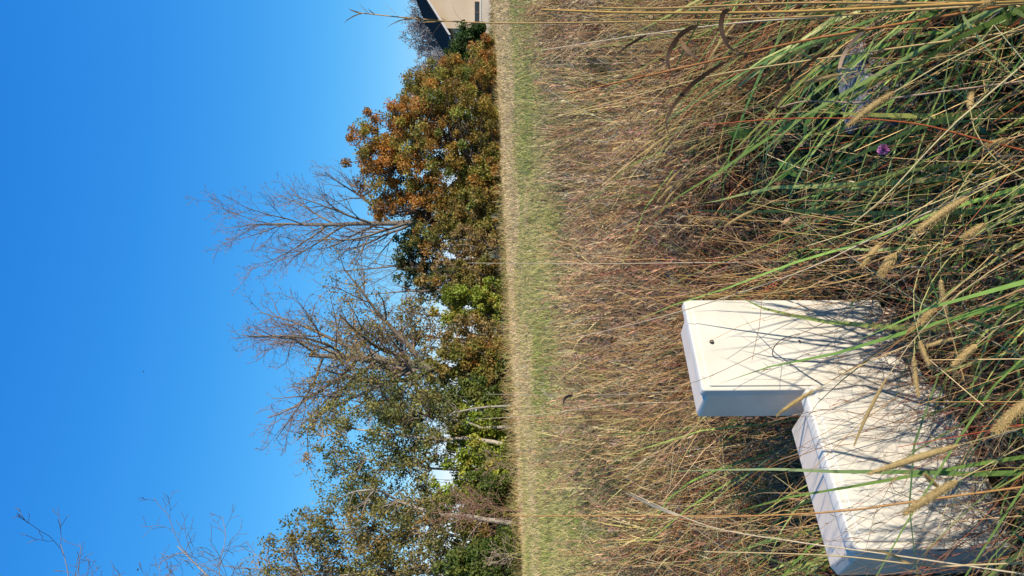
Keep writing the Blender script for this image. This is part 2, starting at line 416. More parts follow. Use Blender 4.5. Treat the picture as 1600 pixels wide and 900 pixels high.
# ------------------------------------------------------------------ farmhouse
def house():
    c0 = np.array((25.9, 74.0)); side = np.array((0.17, 0.985)); gab = np.array((0.985, -0.17))
    root = empty('farmhouse', (c0[0], c0[1], 0), 'cream rendered farmhouse with dark pitched roof at end of field', 'house')
    root.rotation_euler.z = math.atan2(gab[1], gab[0])
    Wd, Ln, E, Rg = 11.2, 30.0, 4.75, 8.4
    # walls: gable front and long side (local x along gable, y along side)
    mb = MB()
    out = [(0, 0), (Wd, 0), (Wd, E), (Wd / 2, Rg - 0.1), (0, E)]
    V = [(x, 0, z) for x, z in out] + [(x, Ln, z) for x, z in out]
    F = [np.array([(0, 1, 2, 3, 4)]), np.array([(9, 8, 7, 6, 5)]), np.array([(0, 4, 9, 5), (1, 6, 7, 2)])]
    mb.add(V, F, (0.7, 0.6, 0.5)); mb.build('wall', M['render'], root, flat=True)
    # plinth with white ledge
    def box(x0, x1, y0, y1, z0, z1, name, mat, par):
        mb = MB(); V = [(x, y, z) for z in (z0, z1) for x, y in ((x0, y0), (x1, y0), (x1, y1), (x0, y1))]
        mb.add(V, np.array([(0, 3, 2, 1), (4, 5, 6, 7), (0, 1, 5, 4), (1, 2, 6, 5), (2, 3, 7, 6), (3, 0, 4, 7)]), (0.7, 0.7, 0.7))
        return mb.build(name, mat, par, flat=True)
    pl = box(-0.9, Wd + 0.9, -1.6, -0.02, -0.1, 1.18, 'terrace_wall', M['plinth'], root)
    box(-0.95, Wd + 0.95, -1.65, -0.01, 1.185, 1.27, 'coping', M['trim'], pl)
    for x0 in (0.62, 4.6, 8.0):
        wn = box(x0, x0 + 1.9, -0.03, 0.05, 1.36, 1.80, 'window', M['glass'], root)
        box(x0 - 0.07, x0, -0.05, 0.0, 1.36, 1.80, 'frame', M['wood'], wn)
        box(x0 + 1.9, x0 + 1.97, -0.05, 0.0, 1.36, 1.80, 'frame', M['wood'], wn)
        box(x0 + 0.92, x0 + 0.98, -0.05, -0.031, 1.36, 1.80, 'glazing_bar', M['wood'], wn)
    # roof: two thick pitches with overhang
    ov, ox = 0.55, 0.7; sl = (Rg - E) / (Wd / 2)
    for k, s in enumerate((0, 1)):
        xe, ze = (-ox, E - ox * sl) if s == 0 else (Wd + ox, E - ox * sl)
        mb = MB()
        V = [(xe, y, ze + dz) for y in (-ov, Ln + ov) for dz in (0.02, 0.22)] + [(Wd / 2, y, Rg + dz) for y in (-ov, Ln + ov) for dz in (0.02, 0.22)]
        F = np.array([(0, 1, 3, 2), (4, 6, 7, 5), (0, 4, 5, 1), (2, 3, 7, 6), (1, 5, 7, 3), (0, 2, 6, 4)])
        mb.add(V, F if s else F[:, ::-1], (0, 0, 0)); rf = mb.build('roof', M['roof'], root, flat=True)
        mb = MB()
        V = [(xe, y, ze + dz) for y in (-ov - 0.06, -ov - 0.004) for dz in (-0.12, 0.10)] + [(Wd / 2, y, Rg + dz) for y in (-ov - 0.06, -ov - 0.004) for dz in (-0.12, 0.10)]
        mb.add(V, F, (0, 0, 0)); mb.build('verge_board', M['trim'], rf, flat=True)
        mb = MB(); n = 7
        tubes(mb, np.array([[(xe - 0.06 + 0.12 * s, -ov - 0.05, ze), (xe - 0.06 + 0.12 * s, Ln, ze)]]), 0.085, (0.7, 0.7, 0.7), 8)
        mb.build('gutter', M['trim'], rf)
    mb = MB(); tubes(mb, np.array([[(-0.08, 0.25, 4.2), (-0.08, 0.25, -0.05)]]), 0.05, (0.6, 0.6, 0.6), 8); mb.build('downpipe', M['trim'], root)
    mb = MB(); tubes(mb, np.array([[(Wd / 2, -ov, Rg + 0.2), (Wd / 2, Ln + ov, Rg + 0.2)]]), 0.14, (0, 0, 0), 8); mb.build('ridge', M['roof'], root)
house()

# ------------------------------------------------------------------ trees
def lines_to_mesh(mb, lines, col, rng, sides=(7, 5, 4, 3, 3, 3)):
    by = {}
    for P, r0, r1, lv in lines:
        by.setdefault((len(P), min(lv, 5)), []).append((P, r0, r1))
    for (n, lv), L in by.items():
        P = np.array([q[0] for q in L]); r0 = np.array([q[1] for q in L]); r1 = np.array([q[2] for q in L])
        t = np.linspace(0, 1, n)[None]
        rad = r0[:, None] * (1 - t) + r1[:, None] * t
        c = np.asarray(col[min(lv, len(col) - 1)])[None] * (1 + 0.15 * rng.randn(len(L), 1))
        tubes(mb, P, rad, c.clip(0.005, 1), sides[lv])

def grow_tree(rng, H, r0, sp):
    """branching skeleton; sp lists per level: segs, children, start, angle, length, wiggle, upward pull"""
    lines = []
    rnd = random.Random(int(rng.randint(1e9)))
    def go(p, d, L, r, lv):
        n = sp['segs'][lv]; pts = [tuple(p)]; dirs = [d]
        wg, up = sp['wig'][lv], sp['up'][lv]
        x, y, z = p; a, b, c = d
        for i in range(n):
            a += rnd.gauss(0, wg); b += rnd.gauss(0, wg); c += rnd.gauss(0, wg) + up
            q = math.sqrt(a * a + b * b + c * c); a /= q; b /= q; c /= q
            x += a * L / n; y += b * L / n; z += c * L / n
            pts.append((x, y, z)); dirs.append((a, b, c))
        rt = max(r * sp['taper'][lv], sp['rmin'])
        lines.append((pts, r, rt, lv))
        if lv + 1 >= len(sp['segs']): return
        k = sp['kids'][lv]; k = int(k * rnd.uniform(0.8, 1.2) * (1 if lv < 1 else max(0.4, min(1.3, L / sp['ref'][lv]))) + 0.5)
        phi = rnd.uniform(0, 6.28)
        for j in range(k):
            t = sp['t0'][lv] + (1 - sp['t0'][lv]) * (j + rnd.random()) / max(k, 1)
            t = min(t, 0.985); f = t * n; i = int(f); g = f - i
            q = [pts[i][m] * (1 - g) + pts[i + 1][m] * g for m in range(3)]
            dd = Vector(dirs[i + 1]); phi += 2.4 + rnd.uniform(-0.5, 0.5)
            o = dd.orthogonal().normalized(); o.rotate(Matrix.Rotation(phi, 3, dd))
            an = R(sp['ang'][lv] * rnd.uniform(0.7, 1.3))
            nd = dd * math.cos(an) + o * math.sin(an)
            if sp.get('flat') and lv == 0: nd.y *= 0.8
            LL = L * sp['len'][lv] * (sp['lenf'](t) if lv == 0 else (1.15 - 0.6 * t)) * rnd.uniform(0.75, 1.2)
            rr = (r + (rt - r) * t) * sp['rk'][lv]
            go(q, (nd.x, nd.y, nd.z), LL, max(rr, sp['rmin']), lv + 1)
    ln = sp.get('lean', (0, 0, 1))
    go((0, 0, -0.15), ln, H * sp.get('leader', 1.0), r0, 0)
    return lines

def leaf_quads(mb, C, size, col, rng, droop=0.0):
    """diamond leaves centred on C (N,3), slightly folded"""
    N = len(C)
    a = norm(rng.randn(N, 3) + np.array((0, 0, -droop))); b = rng.randn(N, 3)
    b = norm(b - a * (a * b).sum(1, keepdims=True))
    s = (size * rng.uniform(0.65, 1.35, N))[:, None]
    nrm = np.cross(a, b) * s * 0.12
    V = np.stack([C - a * s * 0.5, C + b * s * 0.3 + nrm, C + a * s * 0.5, C - b * s * 0.3 + nrm], 1)
    o = (np.arange(N) * 4)[:, None]
    mb.add(V, [np.concatenate([o + np.array([[0, 1, 2]]), o + np.array([[0, 2, 3]])])], np.repeat(col, 4, axis=0))

BARK_GREY = [(0.16, 0.135, 0.11), (0.17, 0.14, 0.11), (0.19, 0.145, 0.12), (0.20, 0.145, 0.125), (0.21, 0.15, 0.13)]
BARK_DARK = [(0.09, 0.075, 0.06), (0.10, 0.08, 0.065), (0.12, 0.09, 0.07), (0.14, 0.10, 0.08), (0.15, 0.11, 0.09)]
BARK_PALE = [(0.30, 0.26, 0.21), (0.27, 0.23, 0.19), (0.22, 0.18, 0.15), (0.17, 0.14, 0.12), (0.16, 0.13, 0.11)]

def bare_tree(seed, base, H, r0, label, sp, bark, leaves=0, pal=None, leaf=0.1, zmax=1.0, zmin=0.2, group='bare trees in the hedgerow', name='bare_tree'):
    rng = np.random.RandomState(seed)
    lines = grow_tree(rng, H, r0, sp)
    root = empty(name, (base[0], base[1], 0), label, 'tree', group)
    mb = MB(); lines_to_mesh(mb, [l for l in lines if l[3] == 0], bark, rng); mb.build('trunk', M['bark'], root)
    mb = MB(); lines_to_mesh(mb, [l for l in lines if 0 < l[3] <= 2], bark, rng); mb.build('limbs', M['bark'], root)
    mb = MB(); lines_to_mesh(mb, [l for l in lines if l[3] > 2], bark, rng)
    if leaves:
        src = np.concatenate([np.array(l[0]) for l in lines if l[3] >= 2])
        z = src[:, 2]; src = src[(z < H * zmax) & (z > H * zmin)]
        C = src[rng.randint(len(src), size=leaves)] + rng.randn(leaves, 3) * 0.12
        mb2 = MB(); leaf_quads(mb2, C, leaf, pick(rng, pal, leaves), rng, 0.6); mb2.build('leaves', M['leaf'], root)
    mb.build('crown', M['bark'], root)
    return root

def clump_plant(seed, base, lobes, nclump, per, leaf, pal, label, name, cat, group, trunks, bark, crad=0.45, squash=1.0, hollow=0.45, stretch=1.0, limb_r=0.05, pal_fn=None, twigs=0, droop=0.3):
    """leafy tree or shrub: leaf clumps through lobes (x,y,z,rx,ry,rz), limbs from the trunks to the clumps"""
    rng = np.random.RandomState(seed); B = np.array((base[0], base[1], 0.0))
    lobes = np.array(lobes, float); vol = (lobes[:, 3] * lobes[:, 5] * lobes[:, 4]) ** 0.75
    li = rng.choice(len(lobes), nclump, p=vol / vol.sum())
    d = norm(rng.randn(nclump, 3)); rad = rng.uniform(0, 1, nclump) ** hollow
    C = lobes[li, :3] + d * rad[:, None] * lobes[li, 3:6] * (0.85 + 0.3 * rng.rand(nclump, 1))
    C[:, 2] = np.maximum(C[:, 2], 0.12)
    root = empty(name, B, label, cat, group)
    # wood
    lines = []
    tr = []
    for (foot, top, rr) in trunks:
        foot, top = np.array(foot, float), np.array(top, float); n = 9; t = np.linspace(0, 1, n)[:, None]
        P = foot * (1 - t) + top * t; am = np.linalg.norm(top - foot) * 0.03
        P[1:-1] += np.cumsum(rng.randn(n - 2, 3), 0) * am * 0.5
        lines.append((P, rr, rr * 0.25, 0)); tr.append(P)
    TP = np.concatenate(tr)
    for c in C:
        j = np.linalg.norm((TP - c) * np.array((1, 1, 1.0)), axis=1) + np.maximum(TP[:, 2] - c[2] + 0.3, 0) * 2
        a = TP[np.argmin(j + rng.rand(len(TP)) * 0.6)]
        t = np.linspace(0, 1, 6)[:, None]; mid = a * 0.45 + c * 0.55 + np.array((0, 0, 0.12 * np.linalg.norm(c - a)))
        P = a * (1 - t) ** 2 + 2 * mid * t * (1 - t) + c * t ** 2 + np.array([[0, 0, 0]])
        P[1:-1] += rng.randn(4, 3) * 0.035 * np.linalg.norm(c - a)
        lines.append((P, limb_r * min(1.0, np.linalg.norm(c - a) / 2.5) + 0.006, 0.006, 2))
    mb = MB(); lines_to_mesh(mb, [l for l in lines if l[3] == 0], bark, rng); mb.build('trunk' if cat == 'tree' else 'stems', M['bark'], root)
    if twigs:
        for k in range(twigs):
            c = C[rng.randint(nclump)]; e = c + norm(rng.randn(3) + np.array((0, 0, 0.5))) * rng.uniform(0.3, 1.1) * crad * 1.8
            t = np.linspace(0, 1, 4)[:, None]; P = c * (1 - t) + e * t; P[1:3] += rng.randn(2, 3) * 0.05
            lines.append((P, 0.010, 0.004, 4))
    mb = MB(); lines_to_mesh(mb, [l for l in lines if l[3] > 0], bark, rng); wd = mb.build('limbs' if cat == 'tree' else 'branches', M['bark'], root)
    if cat != 'tree': wd['kind'] = 'stuff'          # twigs too fine to tell apart
    # leaves
    n = nclump * per
    ci = np.repeat(np.arange(nclump), per)
    sz = rng.uniform(0.55, 1.35, nclump)[ci][:, None]
    off = norm(rng.randn(n, 3)) * rng.uniform(0, 1, (n, 1)) ** 0.6 * crad * sz * np.array((1, 1, stretch))
    L = C[ci] + off; keep = L[:, 2] > 0.03
    L, ci = L[keep], ci[keep]
    cb = pick(rng, pal, nclump, 0.2)
    col = cb[ci] * 0.65 + pick(rng, pal, len(L), 0.22) * 0.35
    if pal_fn is not None: col = pal_fn(L, col, rng)
    mb = MB(); leaf_quads(mb, L, leaf, col.clip(0.004, 0.9), rng, droop); mb.build('crown' if cat == 'tree' else 'foliage', M['leaf'], root)
    return root

# -- bare trees
SP_FAN = dict(segs=[14, 9, 6, 4, 3], kids=[17, 9, 7, 5], t0=[0.30, 0.18, 0.12, 0.1], ang=[38, 34, 38, 42], len=[0.42, 0.46, 0.5, 0.55], ref=[1, 6.0, 2.4, 1.1],
              lenf=lambda t: 1.25 - 0.75 * t, wig=[0.035, 0.07, 0.10, 0.13, 0.15], up=[0.02, 0.055, 0.05, 0.03, 0.02], taper=[0.12, 0.2, 0.3, 0.4, 0.5], rk=[0.48, 0.5, 0.55, 0.6], rmin=0.0055, lean=(-0.04, 0, 1))
SP_WIDE = dict(segs=[10, 10, 7, 5, 3], kids=[15, 10, 8, 5], t0=[0.32, 0.15, 0.1, 0.1], ang=[50, 42, 44, 46], len=[0.70, 0.50, 0.48, 0.5], ref=[1, 6.0, 2.5, 1.1],
               lenf=lambda t: 1.15 - 0.45 * t, wig=[0.07, 0.12, 0.15, 0.18, 0.2], up=[0.02, 0.035, 0.04, 0.02, 0.0], taper=[0.3, 0.22, 0.3, 0.4, 0.5], rk=[0.55, 0.5, 0.5, 0.6], rmin=0.008, lean=(0.05, 0, 1), leader=0.66)
SP_SLIM = dict(SP_FAN, kids=[13, 7, 6, 4], ang=[30, 34, 38, 42], len=[0.36, 0.45, 0.5, 0.5], lean=(-0.10, 0, 1))
SP_FAR = dict(SP_WIDE, kids=[15, 10, 8, 5], rmin=0.036)
OLIVE = [(0.336, 0.243, 0.050, 4), (0.218, 0.194, 0.043, 3), (0.403, 0.227, 0.058, 2), (0.134, 0.146, 0.036, 2)]
bare_tree(11, ground_pt(345, 57), 19.6, 0.34, 'tall slender bare tree rising behind the orange-brown oak', dict(SP_FAN, kids=[13, 8, 6, 4], ang=[36, 36, 40, 42], len=[0.44, 0.48, 0.5, 0.5], rk=[0.62, 0.6, 0.55, 0.6], leader=0.95, wig=[0.05, 0.08, 0.11, 0.14, 0.16], rmin=0.010), BARK_GREY)
bare_tree(12, ground_pt(592, 39), 15.8, 0.34, 'broad spreading bare tree in the middle with yellowed lower leaves', dict(SP_WIDE, kids=[12, 9, 7, 5], rk=[0.68, 0.58, 0.52, 0.6], len=[0.70, 0.5, 0.48, 0.5]), BARK_GREY, 6500, OLIVE, 0.12, 0.60)
bare_tree(13, ground_pt(405, 52), 11.4, 0.15, 'thin bare young tree just left of the tall slender one', SP_SLIM, BARK_GREY)
bare_tree(14, ground_pt(452, 50), 9.6, 0.13, 'thin bare young tree close beside the broad spreading one', dict(SP_SLIM, lean=(0.06, 0, 1)), BARK_GREY)
bare_tree(15, ground_pt(1150, 22), 20.5, 0.2, 'bare tree whose twig tips reach high into the sky at the edge', dict(SP_WIDE, kids=[12, 7, 5, 3], lean=(0.02, 0, 1)), BARK_PALE, 60, OLIVE, 0.10, 1.1, 0.5)
bare_tree(16, ground_pt(884, 31), 11.9, 0.14, 'thin bare tree poking out above the small-leaved green tree', SP_SLIM, BARK_GREY)
for k, (ty, D, H, lb) in enumerate(((8, 118, 14.5, 'grey bare tree behind the farmhouse roof'), (62, 124, 14.0, 'grey bare tree behind the far end of the farmhouse'), (115, 118, 12.4, 'grey bare tree between the farmhouse and the oaks'))):
    bare_tree(20 + k, ground_pt(ty, D), H, 0.28, lb, SP_FAR, [(0.24, 0.23, 0.22)] * 2 + [(0.26, 0.25, 0.25)] * 3, group='grey trees behind the farmhouse')

# -- leafy trees
OAK = [(0.454, 0.201, 0.046, 5), (0.358, 0.142, 0.036, 4), (0.289, 0.253, 0.050, 3), (0.152, 0.171, 0.036, 2), (0.179, 0.082, 0.029, 2)]
OAKG = [(0.413, 0.224, 0.050, 3), (0.289, 0.253, 0.050, 5), (0.166, 0.187, 0.036, 4), (0.344, 0.149, 0.036, 2), (0.124, 0.075, 0.029, 1)]
GREY_GREEN = [(0.176, 0.186, 0.050, 4), (0.126, 0.146, 0.041, 4), (0.252, 0.211, 0.065, 3), (0.336, 0.211, 0.072, 1)]
clump_plant(31, ground_pt(262, 49), [(1.4, 0, 8.0, 2.3, 2.2, 2.4), (-1.2, 0, 7.0, 2.8, 2.4, 2.3), (3.2, 0, 6.3, 2.2, 2.2, 2.0), (-3.2, 0, 4.6, 2.6, 2.4, 2.2), (0.8, -0.5, 4.6, 3.6, 2.8, 2.6), (4.3, -0.3, 3.4, 2.2, 2.2, 2.0), (-1.8, -1.0, 2.6, 3.2, 2.4, 1.8), (1.6, -1.0, 2.0, 3.2, 2.4, 1.6)],
            420, 190, 0.155, OAK, 'large orange-brown oak, the widest autumn crown of the hedgerow', 'oak_tree', 'tree', 'autumn oaks',
            [((0, 0, -0.2), (0.4, 0, 8.5), 0.26), ((0, 0, 1.6), (-3.0, 0, 5.5), 0.14), ((0, 0, 1.8), (3.2, 0, 6.2), 0.14)], BARK_DARK, 0.52, limb_r=0.06,
            pal_fn=lambda L, c, r: np.where((L[:, 2:3] < 4.2 + r.randn(len(L), 1)), c * np.array((0.80, 1.22, 1.0)), c * np.array((1.08, 1.12, 1.0))))
clump_plant(32, ground_pt(150, 56), [(0.3, 0, 5.6, 1.9, 2, 1.9), (-1.2, 0, 4.0, 2.2, 2, 1.9), (1.7, 0, 3.9, 2.0, 2, 1.8), (0.2, -0.6, 2.2, 3.0, 2, 1.8)],
            180, 180, 0.16, OAKG, 'smaller rounded oak with yellow-green and orange leaves beside the large oak', 'oak_tree', 'tree', 'autumn oaks',
            [((0, 0, -0.2), (0.2, 0, 5.5), 0.17), ((0, 0, 1.0), (-1.5, 0, 4.2), 0.09)], BARK_DARK, 0.5)
clump_plant(33, ground_pt(112, 61), [(-0.3, 0, 1.9, 1.6, 1.6, 1.2), (0.4, -0.2, 1.2, 2.0, 1.6, 1.1), (1.8, -.2, 1.1, 1.3, 1.2, 1.0)], 85, 180, 0.16, OAK,
            'low orange oak bush nearest the farmhouse', 'oak_tree', 'tree', 'autumn oaks', [((0, 0, -0.2), (0, 0, 2.4), 0.10)], BARK_DARK, 0.45)
DARKG = [(0.059, 0.081, 0.023, 5), (0.092, 0.113, 0.029, 3), (0.168, 0.162, 0.043, 2), (0.269, 0.146, 0.043, 1)]
clump_plant(34, ground_pt(425, 50), [(0.6, 0, 6.2, 1.7, 1.6, 1.5), (-1.0, 0, 5.0, 1.9, 1.6, 1.6), (1.8, 0, 5.6, 1.4, 1.3, 1.8), (0, 0, 3.4, 2.6, 2, 1.6)], 110, 85, 0.19, DARKG,
            'dark green tree in the shade left of the large oak', 'leafy_tree', 'tree', 'leafy trees in the hedgerow', [((0, 0, -0.2), (0.2, 0, 6.4), 0.15), ((0, 0, 1.2), (-1.4, 0, 5.2), 0.08)], BARK_DARK, 0.5)
clump_plant(35, ground_pt(702, 32.2), [(0.8, 0, 7.9, 1.7, 1.5, 1.2), (-0.8, 0, 7.0, 1.6, 1.4, 1.2), (1.8, 0, 5.8, 1.8, 1.5, 1.4), (-0.3, 0, 5.2, 2.2, 1.5, 1.6), (1.2, 0, 3.9, 2.6, 1.6, 1.5), (-2.1, 0, 6.2, 1.3, 1.3, 1.4), (-2.6, 0, 4.6, 1.5, 1.3, 1.5)], 250, 76, 0.12, GREY_GREEN,
            'airy grey-green tree with sky showing between its thin trunks', 'leafy_tree', 'tree', 'leafy trees in the hedgerow',
            [((0, 0, -0.2), (0.6, 0, 8.2), 0.11), ((0.9, 0.2, -0.2), (2.0, 0.2, 6.6), 0.09), ((-1.0, 0, -0.2), (-0.9, 0, 7.2), 0.08), ((-2.0, 0.1, -0.2), (-2.3, 0.1, 6.8), 0.07), ((1.9, 0.2, -0.2), (1.2, 0, 5.0), 0.06)], BARK_PALE, 0.42, stretch=1.3, twigs=160, droop=0.9)
clump_plant(36, ground_pt(864, 28.2), [(-0.8, 0, 9.2, 1.5, 1.4, 1.2), (-2.2, 0, 8.2, 1.4, 1.3, 1.2), (0.6, 0, 7.6, 1.5, 1.3, 1.2), (-1.6, 0, 6.4, 1.5, 1.4, 1.5), (1.5, 0, 5.8, 1.3, 1.2, 1.3), (-0.2, 0, 5.2, 2.3, 1.5, 1.5), (0.2, 0, 3.6, 2.6, 1.5, 1.4)], 280, 95, 0.11, [(0.210, 0.186, 0.050, 4), (0.151, 0.154, 0.043, 4), (0.319, 0.227, 0.079, 3), (0.370, 0.211, 0.072, 1)],
            'small-leaved olive green tree with a pale leaning trunk at the edge', 'leafy_tree', 'tree', 'leafy trees in the hedgerow',
            [((1.0, 0, -0.2), (2.4, 0, 6.2), 0.12), ((-0.4, 0, -0.2), (-0.7, 0, 9.4), 0.10), ((-1.3, 0, -0.2), (-1.8, 0, 6.6), 0.09), ((0.3, 0.2, -0.2), (0.9, 0.2, 7.0), 0.08)], BARK_PALE, 0.42, stretch=1.25, twigs=160, droop=0.9)
clump_plant(37, ground_pt(625, 41), [(0.4, 0, 6.4, 1.8, 1.5, 1.4), (-0.9, 0, 5.2, 1.8, 1.5, 1.5), (0.6, 0, 4.2, 2.2, 1.5, 1.5)], 105, 95, 0.12, GREY_GREEN,
            'thin-crowned olive tree growing under the broad bare tree', 'leafy_tree', 'tree', 'leafy trees in the hedgerow', [((0, 0, -0.2), (0.2, 0, 6.6), 0.09), ((-0.8, 0, -0.2), (-1.2, 0, 5.6), 0.07)], BARK_GREY, 0.42, stretch=1.3, twigs=120, droop=0.8)
clump_plant(39, ground_pt(530, 41), [(0.6, 0, 7.6, 1.5, 1.3, 1.3), (-0.8, 0, 6.4, 1.6, 1.4, 1.4), (1.3, 0, 5.6, 1.5, 1.4, 1.4), (0.2, 0, 4.6, 2.2, 1.5, 1.3)], 95, 34, 0.14, OLIVE,
            'sparse yellowing tree in front of the broad bare tree', 'leafy_tree', 'tree', 'leafy trees in the hedgerow', [((0, 0, -0.2), (0.3, 0, 8.2), 0.09), ((0.8, 0, -0.2), (1.5, 0, 6.4), 0.07)], BARK_DARK, 0.42, stretch=1.2, twigs=260, droop=0.6)
clump_plant(38, ground_pt(74, 70), [(0, 0, 2.5, 1.7, 1.5, 1.7), (1.2, 0, 1.8, 1.3, 1.4, 1.5), (-0.8, 0, 3.3, 1.0, 1.0, 1.1), (-1.5, 0, 1.8, 1.0, 1.0, 1.3)], 150, 110, 0.20, [(0.048, 0.089, 0.017, 5), (0.084, 0.138, 0.026, 3), (0.034, 0.057, 0.014, 2)],
            'glossy dark evergreen shrub in front of the farmhouse wall', 'evergreen_shrub', 'shrub', None, [((0, 0, -0.1), (0, 0, 2.6), 0.08), ((0, 0, -0.1), (-0.8, 0, 3.0), 0.06)], BARK_DARK, 0.4)

# -- hedge shrubs
BRIGHT = [(0.251, 0.314, 0.034, 5), (0.350, 0.355, 0.047, 3), (0.153, 0.203, 0.029, 3), (0.437, 0.304, 0.055, 1)]
MIXED = [(0.227, 0.194, 0.043, 4), (0.319, 0.211, 0.050, 3), (0.143, 0.162, 0.031, 3), (0.386, 0.194, 0.050, 1)]
BROWN = [(0.336, 0.219, 0.079, 4), (0.269, 0.194, 0.058, 3), (0.403, 0.243, 0.086, 2), (0.168, 0.162, 0.043, 2)]
DEEP = [(0.076, 0.113, 0.022, 4), (0.126, 0.162, 0.029, 4), (0.185, 0.194, 0.043, 2)]
shrubs = [  # ty, distance, height, half width, palette, leaf, label
    (902, 26.0, 3.0, 1.6, DEEP, 0.10, 'dark green hedge shrub at the very end of the hedgerow by the edge'),
    (858, 28.5, 3.3, 1.3, MIXED, 0.10, 'olive hedge shrub below the small-leaved tree'),
    (800, 30.0, 3.5, 1.5, DEEP, 0.10, 'deep green hedge shrub behind the leafless sapling'),
    (748, 31.0, 3.7, 1.6, BRIGHT, 0.11, 'bright yellow-green hedge shrub, the brightest in the row'),
    (690, 33.0, 3.8, 1.5, BRIGHT, 0.11, 'light green hedge shrub under the airy grey-green tree'),
    (640, 35.0, 3.9, 1.5, DEEP, 0.11, 'dark leafy hedge shrub under the thin-crowned olive tree'),
    (585, 37.0, 4.2, 1.7, MIXED, 0.12, 'mottled olive and brown hedge shrub below the broad bare tree'),
    (564, 36.6, 1.9, 1.1, MIXED, 0.12, 'lowest small olive bush filling the hedge foot below the bare tree'),
    (535, 38.0, 4.3, 1.6, BROWN, 0.11, 'brownish twiggy hedge shrub right of the mottled one'),
    (488, 39.5, 4.2, 1.7, BRIGHT, 0.12, 'fresh green hedge shrub between two brownish ones'),
    (448, 42.0, 4.9, 1.6, MIXED, 0.12, 'taller yellow-olive hedge shrub below the thin bare young trees'),
    (398, 43.0, 4.5, 1.9, BROWN, 0.12, 'grey-brown twiggy hedge shrub before the dark green tree'),
    (345, 45.0, 4.4, 2.0, MIXED, 0.13, 'olive hedge shrub at the left foot of the large oak'),
    (285, 47.0, 2.4, 2.2, OAKG, 0.15, 'low yellow-brown hedge shrub at the foot of the large oak'),
    (215, 51.0, 2.3, 2.2, OAKG, 0.15, 'low rusty green hedge shrub at the right foot of the large oak'),
    (125, 58.0, 2.0, 2.0, OAK, 0.15, 'low rust-orange hedge shrub at the foot of the smaller oak'),
    (92, 64.0, 2.2, 1.6, OAKG, 0.15, 'low yellowish shrub in front of the evergreen by the farmhouse'),
]
for k, (ty, D, H, hw, pal, lf, lb) in enumerate(shrubs):
    r = np.random.RandomState(500 + k)
    lob = [(r.uniform(-.4, .4) * hw, r.uniform(-.3, .3), H * 0.62, hw * 0.62, 0.9, H * 0.40), (-hw * 0.5, 0, H * 0.40, hw * 0.6, 0.9, H * 0.40), (hw * 0.5, 0, H * 0.38, hw * 0.6, 0.9, H * 0.38), (r.uniform(-.5, .5) * hw, -0.5, H * 0.2, hw * 0.9, 0.8, H * 0.2)]
    st = [((r.uniform(-.5, .5) * hw, r.uniform(-.3, .3), -0.1), (r.uniform(-.9, .9) * hw, r.uniform(-.4, .4), H * r.uniform(0.6, 1.05)), r.uniform(0.02, 0.045)) for _ in range(7)]
    tw = 220 if pal is BROWN else 70
    clump_plant(520 + k, ground_pt(ty, D), lob, int(52 * hw), 120 if pal is not BROWN else 60, lf * 1.3, pal, lb, 'hedge_shrub', 'shrub', 'hedgerow shrubs', st, BARK_DARK if pal is not BROWN else BARK_GREY, 0.34, twigs=tw, limb_r=0.02)
SP_BUSH = dict(SP_WIDE, segs=[6, 6, 4, 3], kids=[9, 7, 5], t0=[0.05, 0.1, 0.1], ang=[40, 38, 40], len=[0.7, 0.5, 0.5], ref=[1, 1.4, 0.6], rmin=0.006, leader=0.9)
for k, (ty, D, H, lb, bk) in enumerate(((800, 25.8, 2.7, 'leafless reddish sapling standing in front of the deep green shrub', [(0.23, 0.13, 0.09)] * 4),
                                   (735, 28.5, 1.5, 'short leafless twiggy bush at the foot of the bright shrub', [(0.22, 0.16, 0.11)] * 4),
                                   (868, 25.0, 1.4, 'pale leafless twiggy bush low in the hedge near the edge', [(0.27, 0.21, 0.15)] * 4))):
    bare_tree(700 + k, ground_pt(ty, D), H, 0.028, lb, dict(SP_BUSH, rmin=0.008), bk, group='leafless bushes', name='leafless_bush')
for k, (ty, D, H, lb) in enumerate(((92, 108, 7.5, 'brown leafless thicket tree beyond the end of the farmhouse'), (138, 104, 7.6, 'brown leafless thicket tree behind the smaller oak'))):
    bare_tree(720 + k, ground_pt(ty, D), H, 0.16, lb, dict(SP_WIDE, kids=[22, 9, 8, 5], t0=[0.05, .1, .1, .1], rmin=0.014), [(0.17, 0.13, 0.09)] * 5, group='grey trees behind the farmhouse')

# ------------------------------------------------------------------ grass and weeds (nobody could count them)
rng = np.random.RandomState(7)
STRAW = [(0.645, 0.432, 0.178, 4), (0.520, 0.310, 0.111, 4), (0.707, 0.526, 0.274, 3), (0.333, 0.179, 0.067, 3), (0.166, 0.094, 0.044, 2)]
BROWNW = [(0.45, 0.275, 0.12, 4), (0.55, 0.37, 0.175, 4), (0.31, 0.175, 0.085, 3), (0.60, 0.455, 0.25, 3), (0.13, 0.083, 0.05, 3), (0.39, 0.30, 0.20, 3), (0.40, 0.20, 0.11, 2)]
GREEN = [(0.15, 0.24, 0.045, 4), (0.22, 0.33, 0.065, 4), (0.08, 0.15, 0.035, 3), (0.36, 0.40, 0.11, 4), (0.20, 0.24, 0.06, 2)]
RED = [(0.33, 0.075, 0.03, 4), (0.24, 0.06, 0.03, 3), (0.38, 0.14, 0.05, 2), (0.15, 0.05, 0.035, 2)]
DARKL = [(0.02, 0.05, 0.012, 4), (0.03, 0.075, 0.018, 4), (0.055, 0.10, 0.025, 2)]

def to_px(P):
    d = P - np.array((0, 0, EYE)); f = np.array(FW); x = np.array(CX)
    z = d @ f; z = np.where(np.abs(z) < 1e-3, 1e-3, z)
    return 800 + (d @ x) / z * FPX, 450 - d[..., 0] / z * FPX, z

